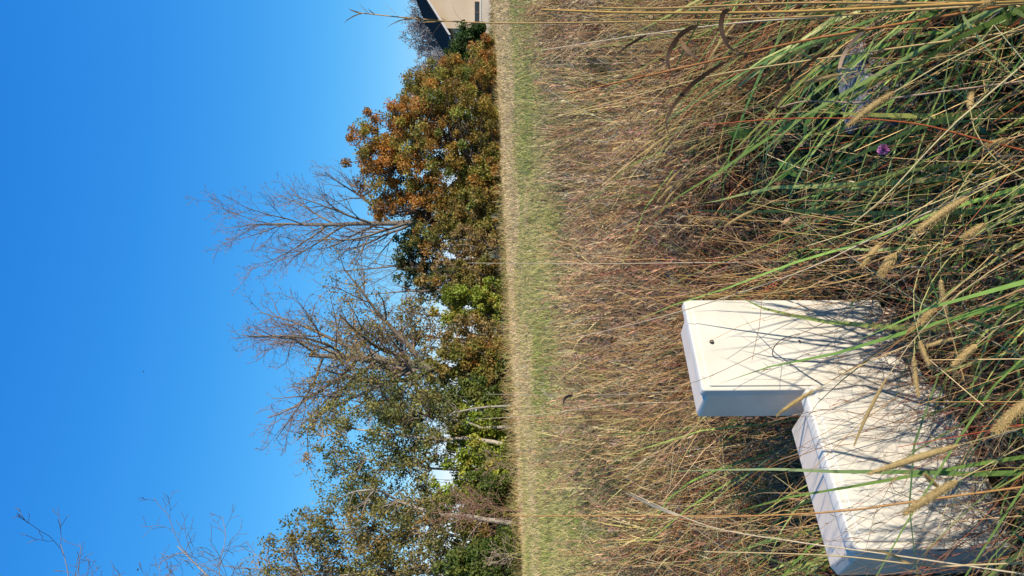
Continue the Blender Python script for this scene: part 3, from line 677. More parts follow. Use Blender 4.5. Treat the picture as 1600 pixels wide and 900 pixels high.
def keep_clear(P, rng, pr=0.87):
    """grass in front of the cabinets grows short: drop most blades that would stand tall there"""
    tx, ty, z = to_px(P)
    A = (tx > 1070) & (tx < 1290) & (ty > 462) & (ty < 655) & (z < 2.9)
    B = (tx > 1240) & (tx < 1345 + (ty - 612) * 0.30) & (ty > 600) & (ty < 905) & (z < 2.5)
    soft = ((tx >= 1290) & (tx < 1400) & (ty > 462) & (ty < 655) & (z < 2.9))
    bad = (A | B).any(1)
    near = (P[..., 1] < 0.62).any(1) & (np.abs(P[..., 0]) < 0.7).any(1)
    return ~((bad & (rng.rand(len(P)) < pr)) | (soft.any(1) & (rng.rand(len(P)) < 0.55)) | near)

def scatter(rng, dens, y0, y1, margin=1.0, zone=None):
    n = int(dens * (y1 - y0) * 2 * (0.39 * y1 + margin))
    y = rng.uniform(y0, y1, n); x = rng.uniform(-1, 1, n) * (0.39 * y1 + margin)
    k = np.abs(x) < 0.39 * y + margin
    x, y = x[k], y[k]
    k = dline(WL, x, y) + (vnoise(x * 0.8 + 9, y * 0.8 + 9, 3) - 0.5) * 3.6 + 1.1 * rng.randn(len(x)) < 0
    x, y = x[k], y[k]
    return x, y

def hollow(x, y):
    """the sunken gap right of the cabinets where only low green leaves grow"""
    return np.exp(-(((x - 0.62) / 0.46) ** 2 + ((y - 3.0) / 0.95) ** 2) ** 1.5) + 0.35 * np.exp(-(((x + 0.62) / 0.20) ** 2 + ((y - 3.0) / 0.25) ** 2))

def clumps(x, y):
    """weeds stand in tussocks with bare shaded gaps between them"""
    n_ = 0.65 * vnoise(x * 1.9 + 13, y * 1.15 + 13, 91) + 0.35 * vnoise(x * 4.3 + 13, y * 2.9 + 13, 92)
    return np.clip((n_ - 0.36) * 4.0, 0, 1)

def hfield(x, y):
    h = 0.26 + 0.30 * vnoise(x * 0.9 + 20, y * 0.9 + 20, 1) + 0.42 * np.clip(clumps(x, y) * 1.3, 0, 1) + 0.18 * (vnoise(x * 3 + 20, y * 3 + 20, 2) - 0.5)
    h = h * (1 - 0.70 * np.clip(hollow(x, y), 0, 1))
    return h

def field(name, label, cat, mat, dens, y0, y1, pal, Lr, width, segs, th0=(0.05, 0.35), th1=(0.2, 1.2), mean_az=np.pi, az_sd=1.0, stem=False, seed=0, clump=0.0, tip=None, hol=1.0, margin=1.0, pal2=None, clear=True, wfar=0.0, sides=3, kinked=0.2, fade=0.0, tuss=0.7):
    rng = np.random.RandomState(seed)
    x, y = scatter(rng, dens, y0, y1, margin)
    if hol: k = rng.rand(len(x)) > hol * np.clip(hollow(x, y), 0, 1); x, y = x[k], y[k]
    if fade: k = rng.rand(len(x)) < np.clip(1.25 - (y - fade) / 1.3, 0.12, 1); x, y = x[k], y[k]
    if clump:
        k = rng.rand(len(x)) < np.clip((vnoise(x * 1.6 + 31, y * 1.6 + 31, seed + 50) - 0.5) * 3.2 * clump + (1 - 0.5 * clump), 0.03, 1); x, y = x[k], y[k]
    if tuss: k = rng.rand(len(x)) < (1 - tuss) + tuss * clumps(x, y); x, y = x[k], y[k]
    N = len(x)
    base = np.stack([x, y, np.full(N, -0.03)], -1)
    L = hfield(x, y) * rng.uniform(*Lr, N)
    az = mean_az + rng.randn(N) * az_sd
    kk = (rng.randint(1, segs, N), np.where(rng.rand(N) < kinked, rng.uniform(0.4, 1.9, N), 0.0))
    P = curves(base, L, az, rng.uniform(*th0, N), rng.uniform(*th1, N), segs, kk)
    P[:, 1:] += np.cumsum(rng.randn(N, segs, 3), axis=1) * (0.05 * L / segs)[:, None, None]
    k = ~inside_boxes(P)
    if clear: k &= keep_clear(P, rng)
    P, az, L = P[k], az[k], L[k]; N = len(P)
    col = pick(rng, pal, N)
    if pal2 is not None:
        m2 = (vnoise(P[:, 0, 0] * 0.9 + 5, P[:, 0, 1] * 0.5 + 5, seed + 9) > 0.52)[:, None]
        col = np.where(m2, pick(rng, pal2, N), col)
    W = rng.uniform(*width, N) * (1 + wfar * P[:, 0, 1])
    mb = MB()
    if stem: tubes(mb, P, W[:, None] * 0.5 * np.linspace(1, 0.45, segs + 1)[None], col, sides)
    else: ribbons(mb, P, W, az, col, tipcol=None if tip is None else pick(rng, tip, N), rot=az + np.pi / 2 + rng.randn(N) * 0.6)
    o = mb.build(name, M[mat]); tag(o, label, cat, kind='stuff')
    return P, col

# foreground
field('green_grass', 'long green grass blades leaning across the foreground', 'grass', 'grass', 320, 0.75, 4.6, GREEN, (0.85, 1.8), (0.007, 0.017), 9, (0.1, 0.7), (0.3, 1.7), np.pi, 0.9, seed=1, clump=0.6, hol=0.3, kinked=0.12, fade=1.7)
field('dry_stems', 'tangle of straw-coloured dry grass stems in the foreground', 'grass', 'straw', 480, 0.75, 4.8, STRAW, (0.6, 1.35), (0.0018, 0.0042), 7, (0.0, 0.7), (-0.2, 1.0), np.pi, 1.5, stem=True, seed=2, clump=0.5, hol=0.85, kinked=0.35)
field('dead_leaves', 'withered curled grass leaves between the foreground stems', 'grass', 'straw', 540, 0.75, 5.0, BROWNW, (0.35, 1.05), (0.003, 0.008), 7, (0.1, 1.0), (0.3, 2.8), np.pi, 2.5, seed=3, hol=0.85, kinked=0.35)
field('red_stems', 'thin reddish weed stems among the foreground grass', 'weed', 'straw', 150, 0.75, 5.5, RED, (0.7, 1.25), (0.0018, 0.0038), 6, (0.1, 0.8), (0.0, 0.9), np.pi, 1.2, stem=True, seed=4, clump=0.8, hol=0.5)
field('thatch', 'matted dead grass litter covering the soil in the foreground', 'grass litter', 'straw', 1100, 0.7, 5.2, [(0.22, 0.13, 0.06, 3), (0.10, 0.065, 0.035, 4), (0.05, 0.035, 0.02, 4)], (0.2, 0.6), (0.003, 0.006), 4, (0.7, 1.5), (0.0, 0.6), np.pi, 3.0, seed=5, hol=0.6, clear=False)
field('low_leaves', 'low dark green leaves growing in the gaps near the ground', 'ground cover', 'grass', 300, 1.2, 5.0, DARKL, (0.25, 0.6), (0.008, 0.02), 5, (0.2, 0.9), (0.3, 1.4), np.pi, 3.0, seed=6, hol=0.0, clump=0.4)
def wisps():
    rng = np.random.RandomState(67); n = 330
    x = rng.uniform(-1.0, 0.12, n); y = rng.uniform(1.35, 2.25, n); az = np.pi + rng.randn(n) * 1.0; segs = 9
    L = rng.uniform(0.35, 0.85, n)
    P = curves(np.stack([x, y, np.full(n, -0.02)], -1), L, az, rng.uniform(0, 0.5, n), rng.uniform(-0.1, 0.9, n), segs)
    P[:, 1:] += np.cumsum(rng.randn(n, segs, 3), axis=1) * 0.004
    P = P[~inside_boxes(P)]; n = len(P); col = pick(rng, [(0.34, 0.20, 0.10, 3), (0.20, 0.12, 0.07, 2), (0.46, 0.32, 0.17, 2), (0.34, 0.10, 0.05, 1)], n)
    mb = MB(); tubes(mb, P, np.linspace(0.0010, 0.0005, segs + 1)[None], col, 3)
    m_ = 11; si = np.repeat(np.arange(n), m_); f = rng.uniform(0.5, 1.0, len(si)) * segs; i = np.minimum(f.astype(int), segs - 1); g = (f - i)[:, None]
    b = P[si, i] * (1 - g) + P[si, i + 1] * g; a2 = rng.uniform(0, 6.28, len(si))
    Q = curves(b, rng.uniform(0.01, 0.06, len(si)), a2, rng.uniform(0.2, 1.2, len(si)), rng.uniform(0, 0.9, len(si)), 3)
    k = ~inside_boxes(Q); ribbons(mb, Q[k], rng.uniform(0.0008, 0.003, k.sum()), a2[k], col[si][k] * 0.8)
    tag(mb.build('wispy_stems', M['straw']), 'wispy brown seed stems standing in front of the cabinets', 'weed', kind='stuff')
wisps()
def gap_leaves():
    rng = np.random.RandomState(66); n = 900
    x = np.concatenate([0.62 + rng.randn(n) * 0.34, -0.62 + rng.randn(260) * 0.16]); y = np.concatenate([3.05 + rng.randn(n) * 0.32, 3.05 + rng.randn(260) * 0.2])
    N = len(x); base = np.stack([x, y, np.full(N, -0.02)], -1); az = rng.uniform(0, 6.28, N)
    P = curves(base, rng.uniform(0.12, 0.36, N), az, rng.uniform(0.1, 0.7, N), rng.uniform(0.3, 1.6, N), 5)
    k = ~inside_boxes(P); P, az = P[k], az[k]
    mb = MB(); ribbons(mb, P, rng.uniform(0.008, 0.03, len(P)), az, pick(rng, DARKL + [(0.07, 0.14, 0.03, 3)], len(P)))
    tag(mb.build('gap_greenery', M['grass']), 'lush dark green leaves in the shaded hollow right of the cabinets', 'ground cover', kind='stuff')
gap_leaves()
# middle distance
field('coarse_weed_stalks', 'coarse crossing stalks of dead red-brown and straw weeds', 'weed', 'straw', 115, 2.3, 10.5, [(0.30, 0.13, 0.06, 4), (0.14, 0.075, 0.04, 4), (0.60, 0.43, 0.20, 4), (0.42, 0.24, 0.10, 3), (0.34, 0.09, 0.035, 2), (0.68, 0.56, 0.38, 2)], (0.6, 1.35), (0.003, 0.006), 7, (0.05, 1.15), (-0.5, 1.3), np.pi, 2.2, stem=True, seed=71, clump=0.6, hol=0.6, kinked=0.5)
field('dark_dead_leaves', 'dark brown shrivelled leaves hanging in the dead weeds', 'weed', 'straw', 260, 2.3, 10.5, [(0.12, 0.07, 0.04, 4), (0.20, 0.10, 0.05, 3), (0.30, 0.15, 0.07, 2)], (0.5, 1.0), (0.005, 0.013), 7, (0.1, 0.9), (0.5, 3.2), np.pi, 2.5, seed=72, clump=0.8, hol=0.6, kinked=0.4)
field('wild_grass', 'dry brown wild grass of the unmown meadow', 'grass', 'straw', 950, 4.4, 15.5, BROWNW, (0.5, 1.15), (0.005, 0.011), 5, (0.0, 1.1), (-0.6, 1.9), np.pi, 2.5, seed=8, clump=0.5, tuss=0.93, kinked=0.35, wfar=0.04, clear=False, pal2=[(0.46, 0.36, 0.14, 4), (0.34, 0.30, 0.10, 3), (0.58, 0.44, 0.21, 3)])
field('green_undergrowth', 'olive green grass showing between the dry meadow weeds', 'grass', 'grass', 130, 4.4, 15.5, [(0.19, 0.22, 0.05, 4), (0.28, 0.27, 0.08, 3), (0.12, 0.16, 0.04, 2)], (0.4, 0.95), (0.006, 0.010), 4, (0.05, 0.5), (0.2, 1.2), np.pi, 1.5, seed=9, clump=0.8, wfar=0.05, clear=False)

def dry_weeds(name, label, dens, y0, y1, seed, hscale, nfl, fl, pal, clear):
    """weeds with a loose panicle: a stem plus many little side sprays"""
    rng = np.random.RandomState(seed)
    x, y = scatter(rng, dens, y0, y1, 1.2)
    k = rng.rand(len(x)) > 0.8 * np.clip(hollow(x, y), 0, 1); x, y = x[k], y[k]
    k = rng.rand(len(x)) < np.clip((vnoise(x * 0.9 + 11, y * 0.9 + 11, seed) - 0.35) * 3, 0.1, 1) * (0.15 + 0.85 * clumps(x, y)); x, y = x[k], y[k]
    N = len(x); segs = 5; az = np.pi + rng.randn(N) * 2.5
    L = hfield(x, y) * rng.uniform(0.8, 1.3, N) * hscale
    P = curves(np.stack([x, y, np.full(N, -0.03)], -1), L, az, rng.uniform(0, 0.7, N), rng.uniform(-0.3, 1.2, N), segs)
    k = ~inside_boxes(P)
    if clear: k &= keep_clear(P, rng)
    P, L, az = P[k], L[k], az[k]; N = len(P)
    col = pick(rng, pal, N); mb = MB()
    tubes(mb, P, (0.0022 + 0.0002 * P[:, 0, 1])[:, None] * np.linspace(1, 0.4, segs + 1)[None], col, 3)
    si = np.repeat(np.arange(N), nfl); t = 0.42 + 0.58 * rng.rand(len(si)) ** 0.8
    f = t * segs; i = np.minimum(f.astype(int), segs - 1); g = (f - i)[:, None]
    b = P[si, i] * (1 - g) + P[si, i + 1] * g
    a2 = rng.uniform(0, 6.28, len(si)); l2 = rng.uniform(0.4, 1.3, len(si)) * fl * (1.25 - t)
    Q = curves(b, l2, a2, rng.uniform(0.3, 1.1, len(si)), rng.uniform(0.1, 1.1, len(si)), 2)
    Q = Q  # side sprays
    k = ~inside_boxes(Q)
    if clear: k &= keep_clear(Q, rng)
    ribbons(mb, Q[k], rng.uniform(0.6, 1.4, k.sum()) * (0.004 + 0.0007 * b[k][:, 1]), a2[k], (col[si] * (1 + 0.25 * rng.randn(len(si), 1)).clip(0.5, 1.6))[k])
    tag(mb.build(name, M['straw']), label, 'weed', kind='stuff')
dry_weeds('dry_weeds', 'feathery brown dead weeds filling the middle of the meadow', 85, 3.6, 15.5, 21, 1.05, 20, 0.17, BROWNW + [(0.46, 0.25, 0.16, 5)], False)
dry_weeds('near_dry_weeds', 'branching dark brown dead weeds around the cabinets', 45, 1.4, 4.4, 22, 1.0, 16, 0.14, [(0.32, 0.19, 0.10, 4), (0.16, 0.10, 0.065, 3), (0.44, 0.29, 0.15, 3), (0.34, 0.10, 0.05, 1)], True)

def strip_grass(name, label, lo, hi, n, pal, h, wd, seed, pal2=None, xr=(-16, 40), yr=(9, 80)):
    rng = np.random.RandomState(seed)
    u = rng.uniform(0, 1, n * 6); y = yr[0] * (yr[1] / yr[0]) ** u; x = rng.uniform(-1, 1, n * 6) * (0.42 * y + 1.5)
    wob = (vnoise(x * 0.35 + 50, y * 0.35 + 50, 77) - 0.5)
    k = lo(x, y, wob) & hi(x, y, wob); x, y = x[k][:n], y[k][:n]; N = len(x)
    L = rng.uniform(*h, N) * (0.6 + 0.8 * vnoise(x * 0.8 + 3, y * 0.8 + 3, seed))
    az = rng.uniform(0, 6.28, N)
    P = curves(np.stack([x, y, np.full(N, -0.02)], -1), L, az, rng.uniform(0, 0.7, N), rng.uniform(0, 1.0, N), 2)
    col = pick(rng, pal, N)
    if pal2 is not None:
        v = 0.6 * vnoise(x * 0.45 + 8, y * 0.22 + 8, seed + 4)[:, None] + 0.4 * vnoise(x * 1.6 + 8, y * 0.8 + 8, seed + 5)[:, None] + 0.07 * rng.randn(N, 1)
        col = np.where(v > 0.47, pick(rng, pal2, N), col)
    mb = MB(); ribbons(mb, P, rng.uniform(*wd, N) * (0.4 + y / 25), az, col, rot=rng.uniform(0, 6.28, N))
    tag(mb.build(name, M['straw']), label, 'grass', kind='stuff')
strip_grass('mown_grass', 'short green and yellow grass of the mown strip', lambda x, y, w_: dline(WL, x, y) + w_ * 1.4 > -0.6, lambda x, y, w_: dline(GL, x, y) + w_ * 11 < 2.0, 75000,
            [(0.26, 0.28, 0.06, 4), (0.35, 0.34, 0.10, 3), (0.18, 0.23, 0.045, 3), (0.48, 0.40, 0.17, 3)], (0.10, 0.22), (0.008, 0.014), 41, [(0.50, 0.40, 0.18, 3), (0.40, 0.34, 0.13, 3), (0.28, 0.29, 0.08, 2)])
strip_grass('hedge_foot_grass', 'rough dry grass growing into the foot of the hedgerow', lambda x, y, w_: dline(HL, x, y) > -0.7, lambda x, y, w_: dline(HL, x, y) + w_ * 2 < 2.4, 16000,
            [(0.40, 0.30, 0.14, 4), (0.28, 0.22, 0.08, 3), (0.20, 0.22, 0.06, 3), (0.30, 0.17, 0.08, 2)], (0.25, 0.75), (0.012, 0.022), 43)
strip_grass('straw_band', 'pale dry straw stubble along the foot of the hedgerow', lambda x, y, w_: dline(GL, x, y) + w_ * 11 > -1.5, lambda x, y, w_: dline(HL, x, y) < 1.0, 45000,
            [(0.60, 0.45, 0.25, 4), (0.52, 0.37, 0.19, 4), (0.66, 0.53, 0.34, 2), (0.38, 0.27, 0.14, 2), (0.34, 0.31, 0.10, 3)], (0.10, 0.26), (0.008, 0.016), 42)

# ------------------------------------------------------------------ foxtail grasses that can be told apart
def bez(a, b, c, n):
    t = np.linspace(0, 1, n)[:, None]; return a * (1 - t) ** 2 + 2 * b * t * (1 - t) + c * t ** 2

def foxtail(k, hb, tip, D, fat, label, group='foxtail grasses', loose=False):
    fat = fat * 1.12
    rng = np.random.RandomState(900 + k)
    A = pt(hb[0], hb[1], D); B = pt(tip[0], tip[1], D + rng.uniform(-0.03, 0.03)); Ln = np.linalg.norm(B - A); d = (B - A) / Ln
    run = np.clip(-d[0] * 0.35 + 0.03, -0.15, 0.42) + rng.uniform(-0.04, 0.04)
    foot = np.array((A[0] + run, A[1] + rng.uniform(-0.05, 0.12), -0.02))
    for _ in range(12):                                  # keep the foot outside the cabinets
        if not inside_boxes(bez(foot, foot * 0.55 + A * 0.45, A, 8)[None], 0.0)[0]: break
        foot = foot + np.array((0.05, -0.06, 0))
    root = empty('foxtail_stalk', foot * np.array((1, 1, 0)), label, 'grass stalk', group)
    O = np.array((foot[0], foot[1], 0.0))
    ctrl = A - d * np.linalg.norm(A - foot) * 0.45; ctrl[2] = max(ctrl[2], A[2] * 0.35)
    S = bez(foot, ctrl, A, 14)
    mb = MB(); tubes(mb, (S - O)[None], np.linspace(0.0016, 0.0009, 14)[None], pick(rng, [(0.50, 0.38, 0.18, 1), (0.40, 0.34, 0.14, 1)], 1), 5); mb.build('stem', M['straw'], root)
    # seed head: a core plus several hundred bristles
    n = 9; t = np.linspace(0, 1, n); prof = np.sin(np.pi * np.clip(t * 0.93 + 0.05, 0, 1)) ** 0.55 * (1 - 0.25 * t)
    sag = np.array((0, 0, -1.0)) * (t ** 2)[:, None] * Ln * 0.10
    C = A + d * (t * Ln)[:, None] + sag; rad = fat * 0.62 * prof
    tone = np.array([(0.58, 0.425, 0.19)]) * rng.uniform(0.85, 1.12)
    mb = MB(); tubes(mb, (C - O)[None], np.maximum(rad, 0.0004)[None], tone * 0.85, 8)
    nb = int(1300 if not loose else 800)
    tt = rng.rand(nb); ii = np.minimum((tt * (n - 1)).astype(int), n - 2); gg = (tt * (n - 1) - ii)[:, None]
    c = C[ii] * (1 - gg) + C[ii + 1] * gg; rr = (rad[ii] * (1 - gg[:, 0]) + rad[ii + 1] * gg[:, 0])
    o = rng.randn(nb, 3); o = norm(o - d * (o @ d)[:, None])
    p0 = c + o * rr[:, None] * 0.75; dirn = norm(o * (0.9 if not loose else 0.6) + d * 1.0); ln = fat * rng.uniform(0.3, 0.85, nb)
    p2 = p0 + dirn * ln[:, None]; p1 = (p0 + p2) / 2
    Q = np.stack([p0, p1, p2], 1) - O
    sd = np.cross(dirn, rng.randn(nb, 3)); sd = norm(sd); hw = fat * 0.035
    V = np.concatenate([(Q[:, 0] - sd * hw)[:, None], (Q[:, 0] + sd * hw)[:, None], Q[:, 2][:, None]], 1)
    mb.add(V, [(np.arange(nb) * 3)[:, None] + np.array([[0, 1, 2]])], np.repeat(np.tile(tone, (nb, 1)) * rng.uniform(0.8, 1.35, (nb, 1)), 3, axis=0))
    mb.build('seed_head', M['fluff'], root)
    if rng.rand() < 0.75 and k < 90:
        s0 = S[5 + rng.randint(4)]; az = np.array([rng.uniform(0, 6.28)])
        P = curves((s0 - O)[None], np.array([rng.uniform(0.10, 0.22)]), az, np.array([0.4]), np.array([1.6]), 7)
        if not inside_boxes(P + O)[0]:
            mb = MB(); ribbons(mb, P, np.array([0.006]), az, pick(rng, GREEN + STRAW, 1)); mb.build('leaf', M['grass'], root)

FOX = [  # head base, tip, distance, radius, label
    ((1397, 144), (1315, 197), 1.00, 0.0075, 'large tan foxtail head pointing at the dark green hollow'),
    ((1310, 117), (1252, 129), 1.30, 0.0065, 'tan foxtail head beside the half-hidden grey cover box'),
    ((1362, 9), (1318, 12), 1.25, 0.0065, 'tan foxtail head just above the half-hidden grey cover box'),
    ((1556, 0), (1510, 15), 1.05, 0.0075, 'foxtail head in the lower right corner of the meadow, cut by the edge'),
    ((1512, 308), (1418, 364), 1.02, 0.0085, 'long plump foxtail head right of the cabinets, the longest in its cluster'),
    ((1380, 376), (1340, 417), 1.50, 0.0085, 'foxtail head side by side with a shorter broad one'),
    ((1400, 396), (1372, 431), 1.40, 0.0115, 'short broad foxtail head, the fattest right of the tall cabinet'),
    ((1176, 329), (1127, 353), 2.00, 0.0065, 'lone slim foxtail head behind the others, right of the tall cabinet'),
    ((1270, 611), (1206, 649), 1.60, 0.0065, 'slim foxtail head in front of the tall cabinet\'s shaded side'),
    ((1386, 590), (1322, 697), 1.25, 0.0050, 'very long slender foxtail head lying before the low cabinet front'),
    ((1428, 556), (1429, 621), 1.45, 0.0065, 'foxtail head lying level just below the tall cabinet\'s door'),
    ((1437, 532), (1451, 577), 1.40, 0.0065, 'drooping foxtail head below the tall cabinet\'s door'),
    ((1526, 539), (1485, 573), 1.20, 0.0085, 'stout foxtail head in the grass below the tall cabinet'),
    ((1489, 529), (1444, 541), 1.35, 0.0055, 'thin foxtail head just above a stout one below the tall cabinet'),
    ((1612, 622), (1545, 676), 0.95, 0.0095, 'big bristly foxtail head at the near edge of the meadow'),
    ((1498, 696), (1342, 741), 1.00, 0.0080, 'longest foxtail head, sweeping across the low cabinet front'),
    ((1495, 752), (1402, 804), 0.98, 0.0085, 'foxtail head over the middle of the low cabinet front'),
    ((1466, 761), (1440, 741), 1.30, 0.0060, 'stubby foxtail head between two long ones at the low cabinet'),
    ((1470, 437), (1474, 490), 1.35, 0.0065, 'foxtail head lying level right of the tall cabinet'),
    ((1462, 478), (1434, 505), 1.30, 0.0085, 'short foxtail head close to the lower right of the tall cabinet'),
    ((1576, 217), (1535, 229), 1.20, 0.0070, 'blurred pale foxtail head deep in the green grass'),
    ((1516, 172), (1514, 145), 1.25, 0.0065, 'small upright-lying foxtail head near the purple clover'),
    ((1478, 92), (1465, 88), 1.35, 0.0085, 'tiny round foxtail head in the green grass'),
    ((1540, 350), (1500, 372), 1.20, 0.0075, 'pale foxtail head right behind the long plump one'),
    ((1440, 500), (1415, 520), 1.45, 0.0060, 'little foxtail head by the tall cabinet\'s lower corner'),
    ((1152, 33), (1098, 97), 1.70, 0.0060, 'long straw-pale foxtail head near the curled dead leaves'),
]
for k, (hb, tip, D, fat, lb) in enumerate(FOX):
    foxtail(k, hb, tip, D, fat, lb, loose=(k in (9, 15)))
r = np.random.RandomState(31)
for k in range(22):
    x, y = r.uniform(1015, 1125), r.uniform(180, 300); a = r.uniform(0.2, 0.9); l = r.uniform(18, 30)
    foxtail(100 + k, (x, y), (x - l * math.cos(a), y + l * math.sin(a)), r.uniform(3.0, 3.9), 0.0085, 'one of the many small foxtail heads behind the dark hollow', 'small foxtails behind the hollow')

# ------------------------------------------------------------------ tall stalks that can be told apart
def stalk(k, px, D, r0, col, label, leaves=(), panicle=0, group='tall dry stalks'):
    """px: picture points from the lowest visible one to the tip"""
    rng = np.random.RandomState(1300 + k)
    q = np.array([pt(x, y, D * (1 + 0.015 * i)) for i, (x, y) in enumerate(px)])
    d = q[0] - q[1]; d /= np.linalg.norm(d)
    s = q[0][2] / max(-d[2], 0.35); foot = q[0] + d * s; foot[2] = -0.02; foot[1] = max(foot[1], 0.75)
    for _ in range(12):
        if not inside_boxes(bez(foot, (foot + q[0]) / 2, q[0], 8)[None], 0.0)[0]: break
        foot = foot + np.array((0.05, -0.06, 0))
    K = np.vstack([foot, q]); 
    # resample smoothly (Catmull-Rom)
    pts = []
    for i in range(len(K) - 1):
        p0, p1, p2, p3 = K[max(i - 1, 0)], K[i], K[i + 1], K[min(i + 2, len(K) - 1)]
        for t in np.linspace(0, 1, 8, endpoint=False):
            pts.append(0.5 * ((2 * p1) + (-p0 + p2) * t + (2 * p0 - 5 * p1 + 4 * p2 - p3) * t ** 2 + (-p0 + 3 * p1 - 3 * p2 + p3) * t ** 3))
    pts.append(K[-1]); P = np.array(pts); O = np.array((foot[0], foot[1], 0.0))
    root = empty('tall_dry_stalk', O, label, 'stalk', group)
    mb = MB(); tubes(mb, (P - O)[None], np.linspace(r0, r0 * 0.45, len(P))[None], np.array(col), 6); mb.build('stem', M['straw'], root)
    for (lp, w_, c) in leaves:
        L = np.array([pt(x, y, D + (dd[0] if dd else 0)) for x, y, *dd in lp])
        LL = []
        for i in range(len(L) - 1):
            p0, p1, p2, p3 = L[max(i - 1, 0)], L[i], L[i + 1], L[min(i + 2, len(L) - 1)]
            for t in np.linspace(0, 1, 6, endpoint=False):
                LL.append(0.5 * ((2 * p1) + (-p0 + p2) * t + (2 * p0 - 5 * p1 + 4 * p2 - p3) * t ** 2 + (-p0 + 3 * p1 - 3 * p2 + p3) * t ** 3))
        LL.append(L[-1]); LL = np.array(LL) - O
        mb = MB(); ribbons(mb, LL[None], np.array([w_ * 0.8]), np.array([0.0]), np.array([c]), across=(0, 1, 0)); mb.build('leaf', M['straw'], root)
    if panicle:
        n = panicle; t = rng.uniform(0.72, 1.0, n); f = t * (len(P) - 1); i = np.minimum(f.astype(int), len(P) - 2); g = (f - i)[:, None]
        b = P[i] * (1 - g) + P[i + 1] * g - O; az = rng.uniform(0, 6.28, n)
        Q = curves(b, rng.uniform(0.012, 0.05, n), az, rng.uniform(0.2, 0.9, n), rng.uniform(0, 1.0, n), 3)
        mb = MB(); ribbons(mb, Q, rng.uniform(0.0012, 0.003, n), az, np.tile(np.array(col), (n, 1)) * rng.uniform(0.5, 1.1, (n, 1))); mb.build('panicle', M['straw'], root)

TAN, PALE, RUST, GREYB = (0.46, 0.29, 0.11), (0.58, 0.47, 0.32), (0.36, 0.15, 0.05), (0.065, 0.036, 0.02)
stalk(0, [(1560, 8), (1240, 27), (860, 36), (700, 33), (560, 20)], 1.15, 0.0018, TAN, 'tallest tan stalk, crossing in front of the farmhouse roof', [], 26)
stalk(1, [(1600, 2), (1240, 18), (1000, 20), (845, 15)], 1.05, 0.0030, (0.50, 0.30, 0.09), 'thick golden stalk beside the tallest one', [([(1140, 15), (1130, 22), (1127, 45), (1137, 70), (1150, 80)], 0.010, GREYB)])
stalk(2, [(1500, 5), (1240, 5), (1030, 13), (920, 11)], 1.2, 0.0026, TAN, 'golden stalk running along the very edge of the picture', [], 8)
stalk(3, [(1420, 35), (1240, 67), (1040, 112), (890, 146)], 1.25, 0.0028, RUST, 'rust-coloured stalk bending over the meadow with a curled dark leaf', [([(1133, 97), (1100, 118), (1068, 145), (1042, 185), (1046, 213)], 0.010, GREYB)], 10)
stalk(4, [(1300, 25), (1150, 36), (1000, 55), (845, 79)], 1.5, 0.0020, PALE, 'whitish thin stalk slanting before the meadow weeds', [([(1010, 55), (980, 72), (953, 95)], 0.007, GREYB)])
stalk(5, [(1380, 78), (1240, 98), (1130, 115), (1040, 137), (853, 187)], 1.35, 0.0020, (0.50, 0.36, 0.16), 'straw-yellow stalk with several dark withered curling leaves', [([(1090, 40), (1066, 52), (1046, 80), (1044, 100), (1051, 118)], 0.012, GREYB), ([(1062, 60), (1075, 80), (1094, 94)], 0.010, (0.26, 0.15, 0.08))])
stalk(6, [(1420, 150), (1345, 160), (1262, 158), (1218, 168)], 1.3, 0.0018, (0.42, 0.28, 0.19), 'short greyish stalk with pale looping withered leaves by the cover box', [([(1358, 40), (1325, 75), (1312, 110), (1330, 140)], 0.010, (0.42, 0.29, 0.20)), ([(1290, 80), (1250, 110), (1217, 155), (1216, 170), (1250, 160)], 0.009, GREYB), ([(1310, 105), (1345, 115), (1380, 118)], 0.007, (0.45, 0.33, 0.22))])
stalk(7, [(1400, 355), (1285, 410), (1182, 449), (1030, 496), (890, 530)], 1.45, 0.0019, (0.44, 0.36, 0.25), 'pale grey stalk slanting past the upper right of the tall cabinet')
stalk(8, [(1440, 418), (1320, 488), (1200, 545), (1088, 596), (1020, 606)], 1.4, 0.0011, (0.24, 0.18, 0.12), 'thin dark stalk drawn diagonally across the tall cabinet\'s door', [([(1250, 521), (1222, 530), (1208, 546), (1212, 560), (1240, 562), (1262, 548)], 0.0028, (0.10, 0.06, 0.06))], 4)
stalk(9, [(1470, 778), (1330, 797), (1180, 806), (1000, 806), (800, 806)], 1.25, 0.0022, (0.42, 0.22, 0.08), 'long orange-tan stalk slanting across the low cabinet\'s top')
stalk(10, [(1600, 897), (1400, 868), (1240, 846), (1107, 822), (985, 770)], 1.2, 0.0018, PALE, 'whitish stalk bending over the shaded end of the low cabinet', [([(1060, 805), (1020, 790), (975, 768)], 0.007, PALE)])
stalk(11, [(1040, 411), (950, 412), (730, 411)], 3.3, 0.0022, PALE, 'straight pale stalk standing between field and hedge near the middle', [], 10)
stalk(12, [(1080, 610), (950, 617), (760, 616)], 3.4, 0.0022, (0.40, 0.34, 0.26), 'straight grey stalk behind the tall cabinet', [([(895, 617), (883, 622), (880, 634)], 0.02, (0.06, 0.04, 0.03))], 10)
stalk(13, [(1080, 628), (960, 632), (840, 648), (745, 655)], 3.6, 0.0022, PALE, 'pale stalk leaning left behind the tall cabinet', [], 8)
stalk(14, [(1600, 880), (1460, 884), (1300, 868), (1100, 862)], 1.15, 0.0020, (0.50, 0.38, 0.20), 'straw stalk lying along the lower edge past the low cabinet', [([(1420, 880), (1380, 862), (1345, 858)], 0.006, TAN)])
stalk(15, [(1500, 395), (1390, 420), (1290, 445), (1150, 462), (1010, 452)], 1.5, 0.0020, TAN, 'tan stalk rising close along the right side of the tall cabinet', [], 14)
stalk(16, [(1600, 100), (1480, 205), (1390, 300), (1330, 352)], 1.1, 0.0017, (0.50, 0.42, 0.22), 'yellowish stalk slanting through the green foreground grass')
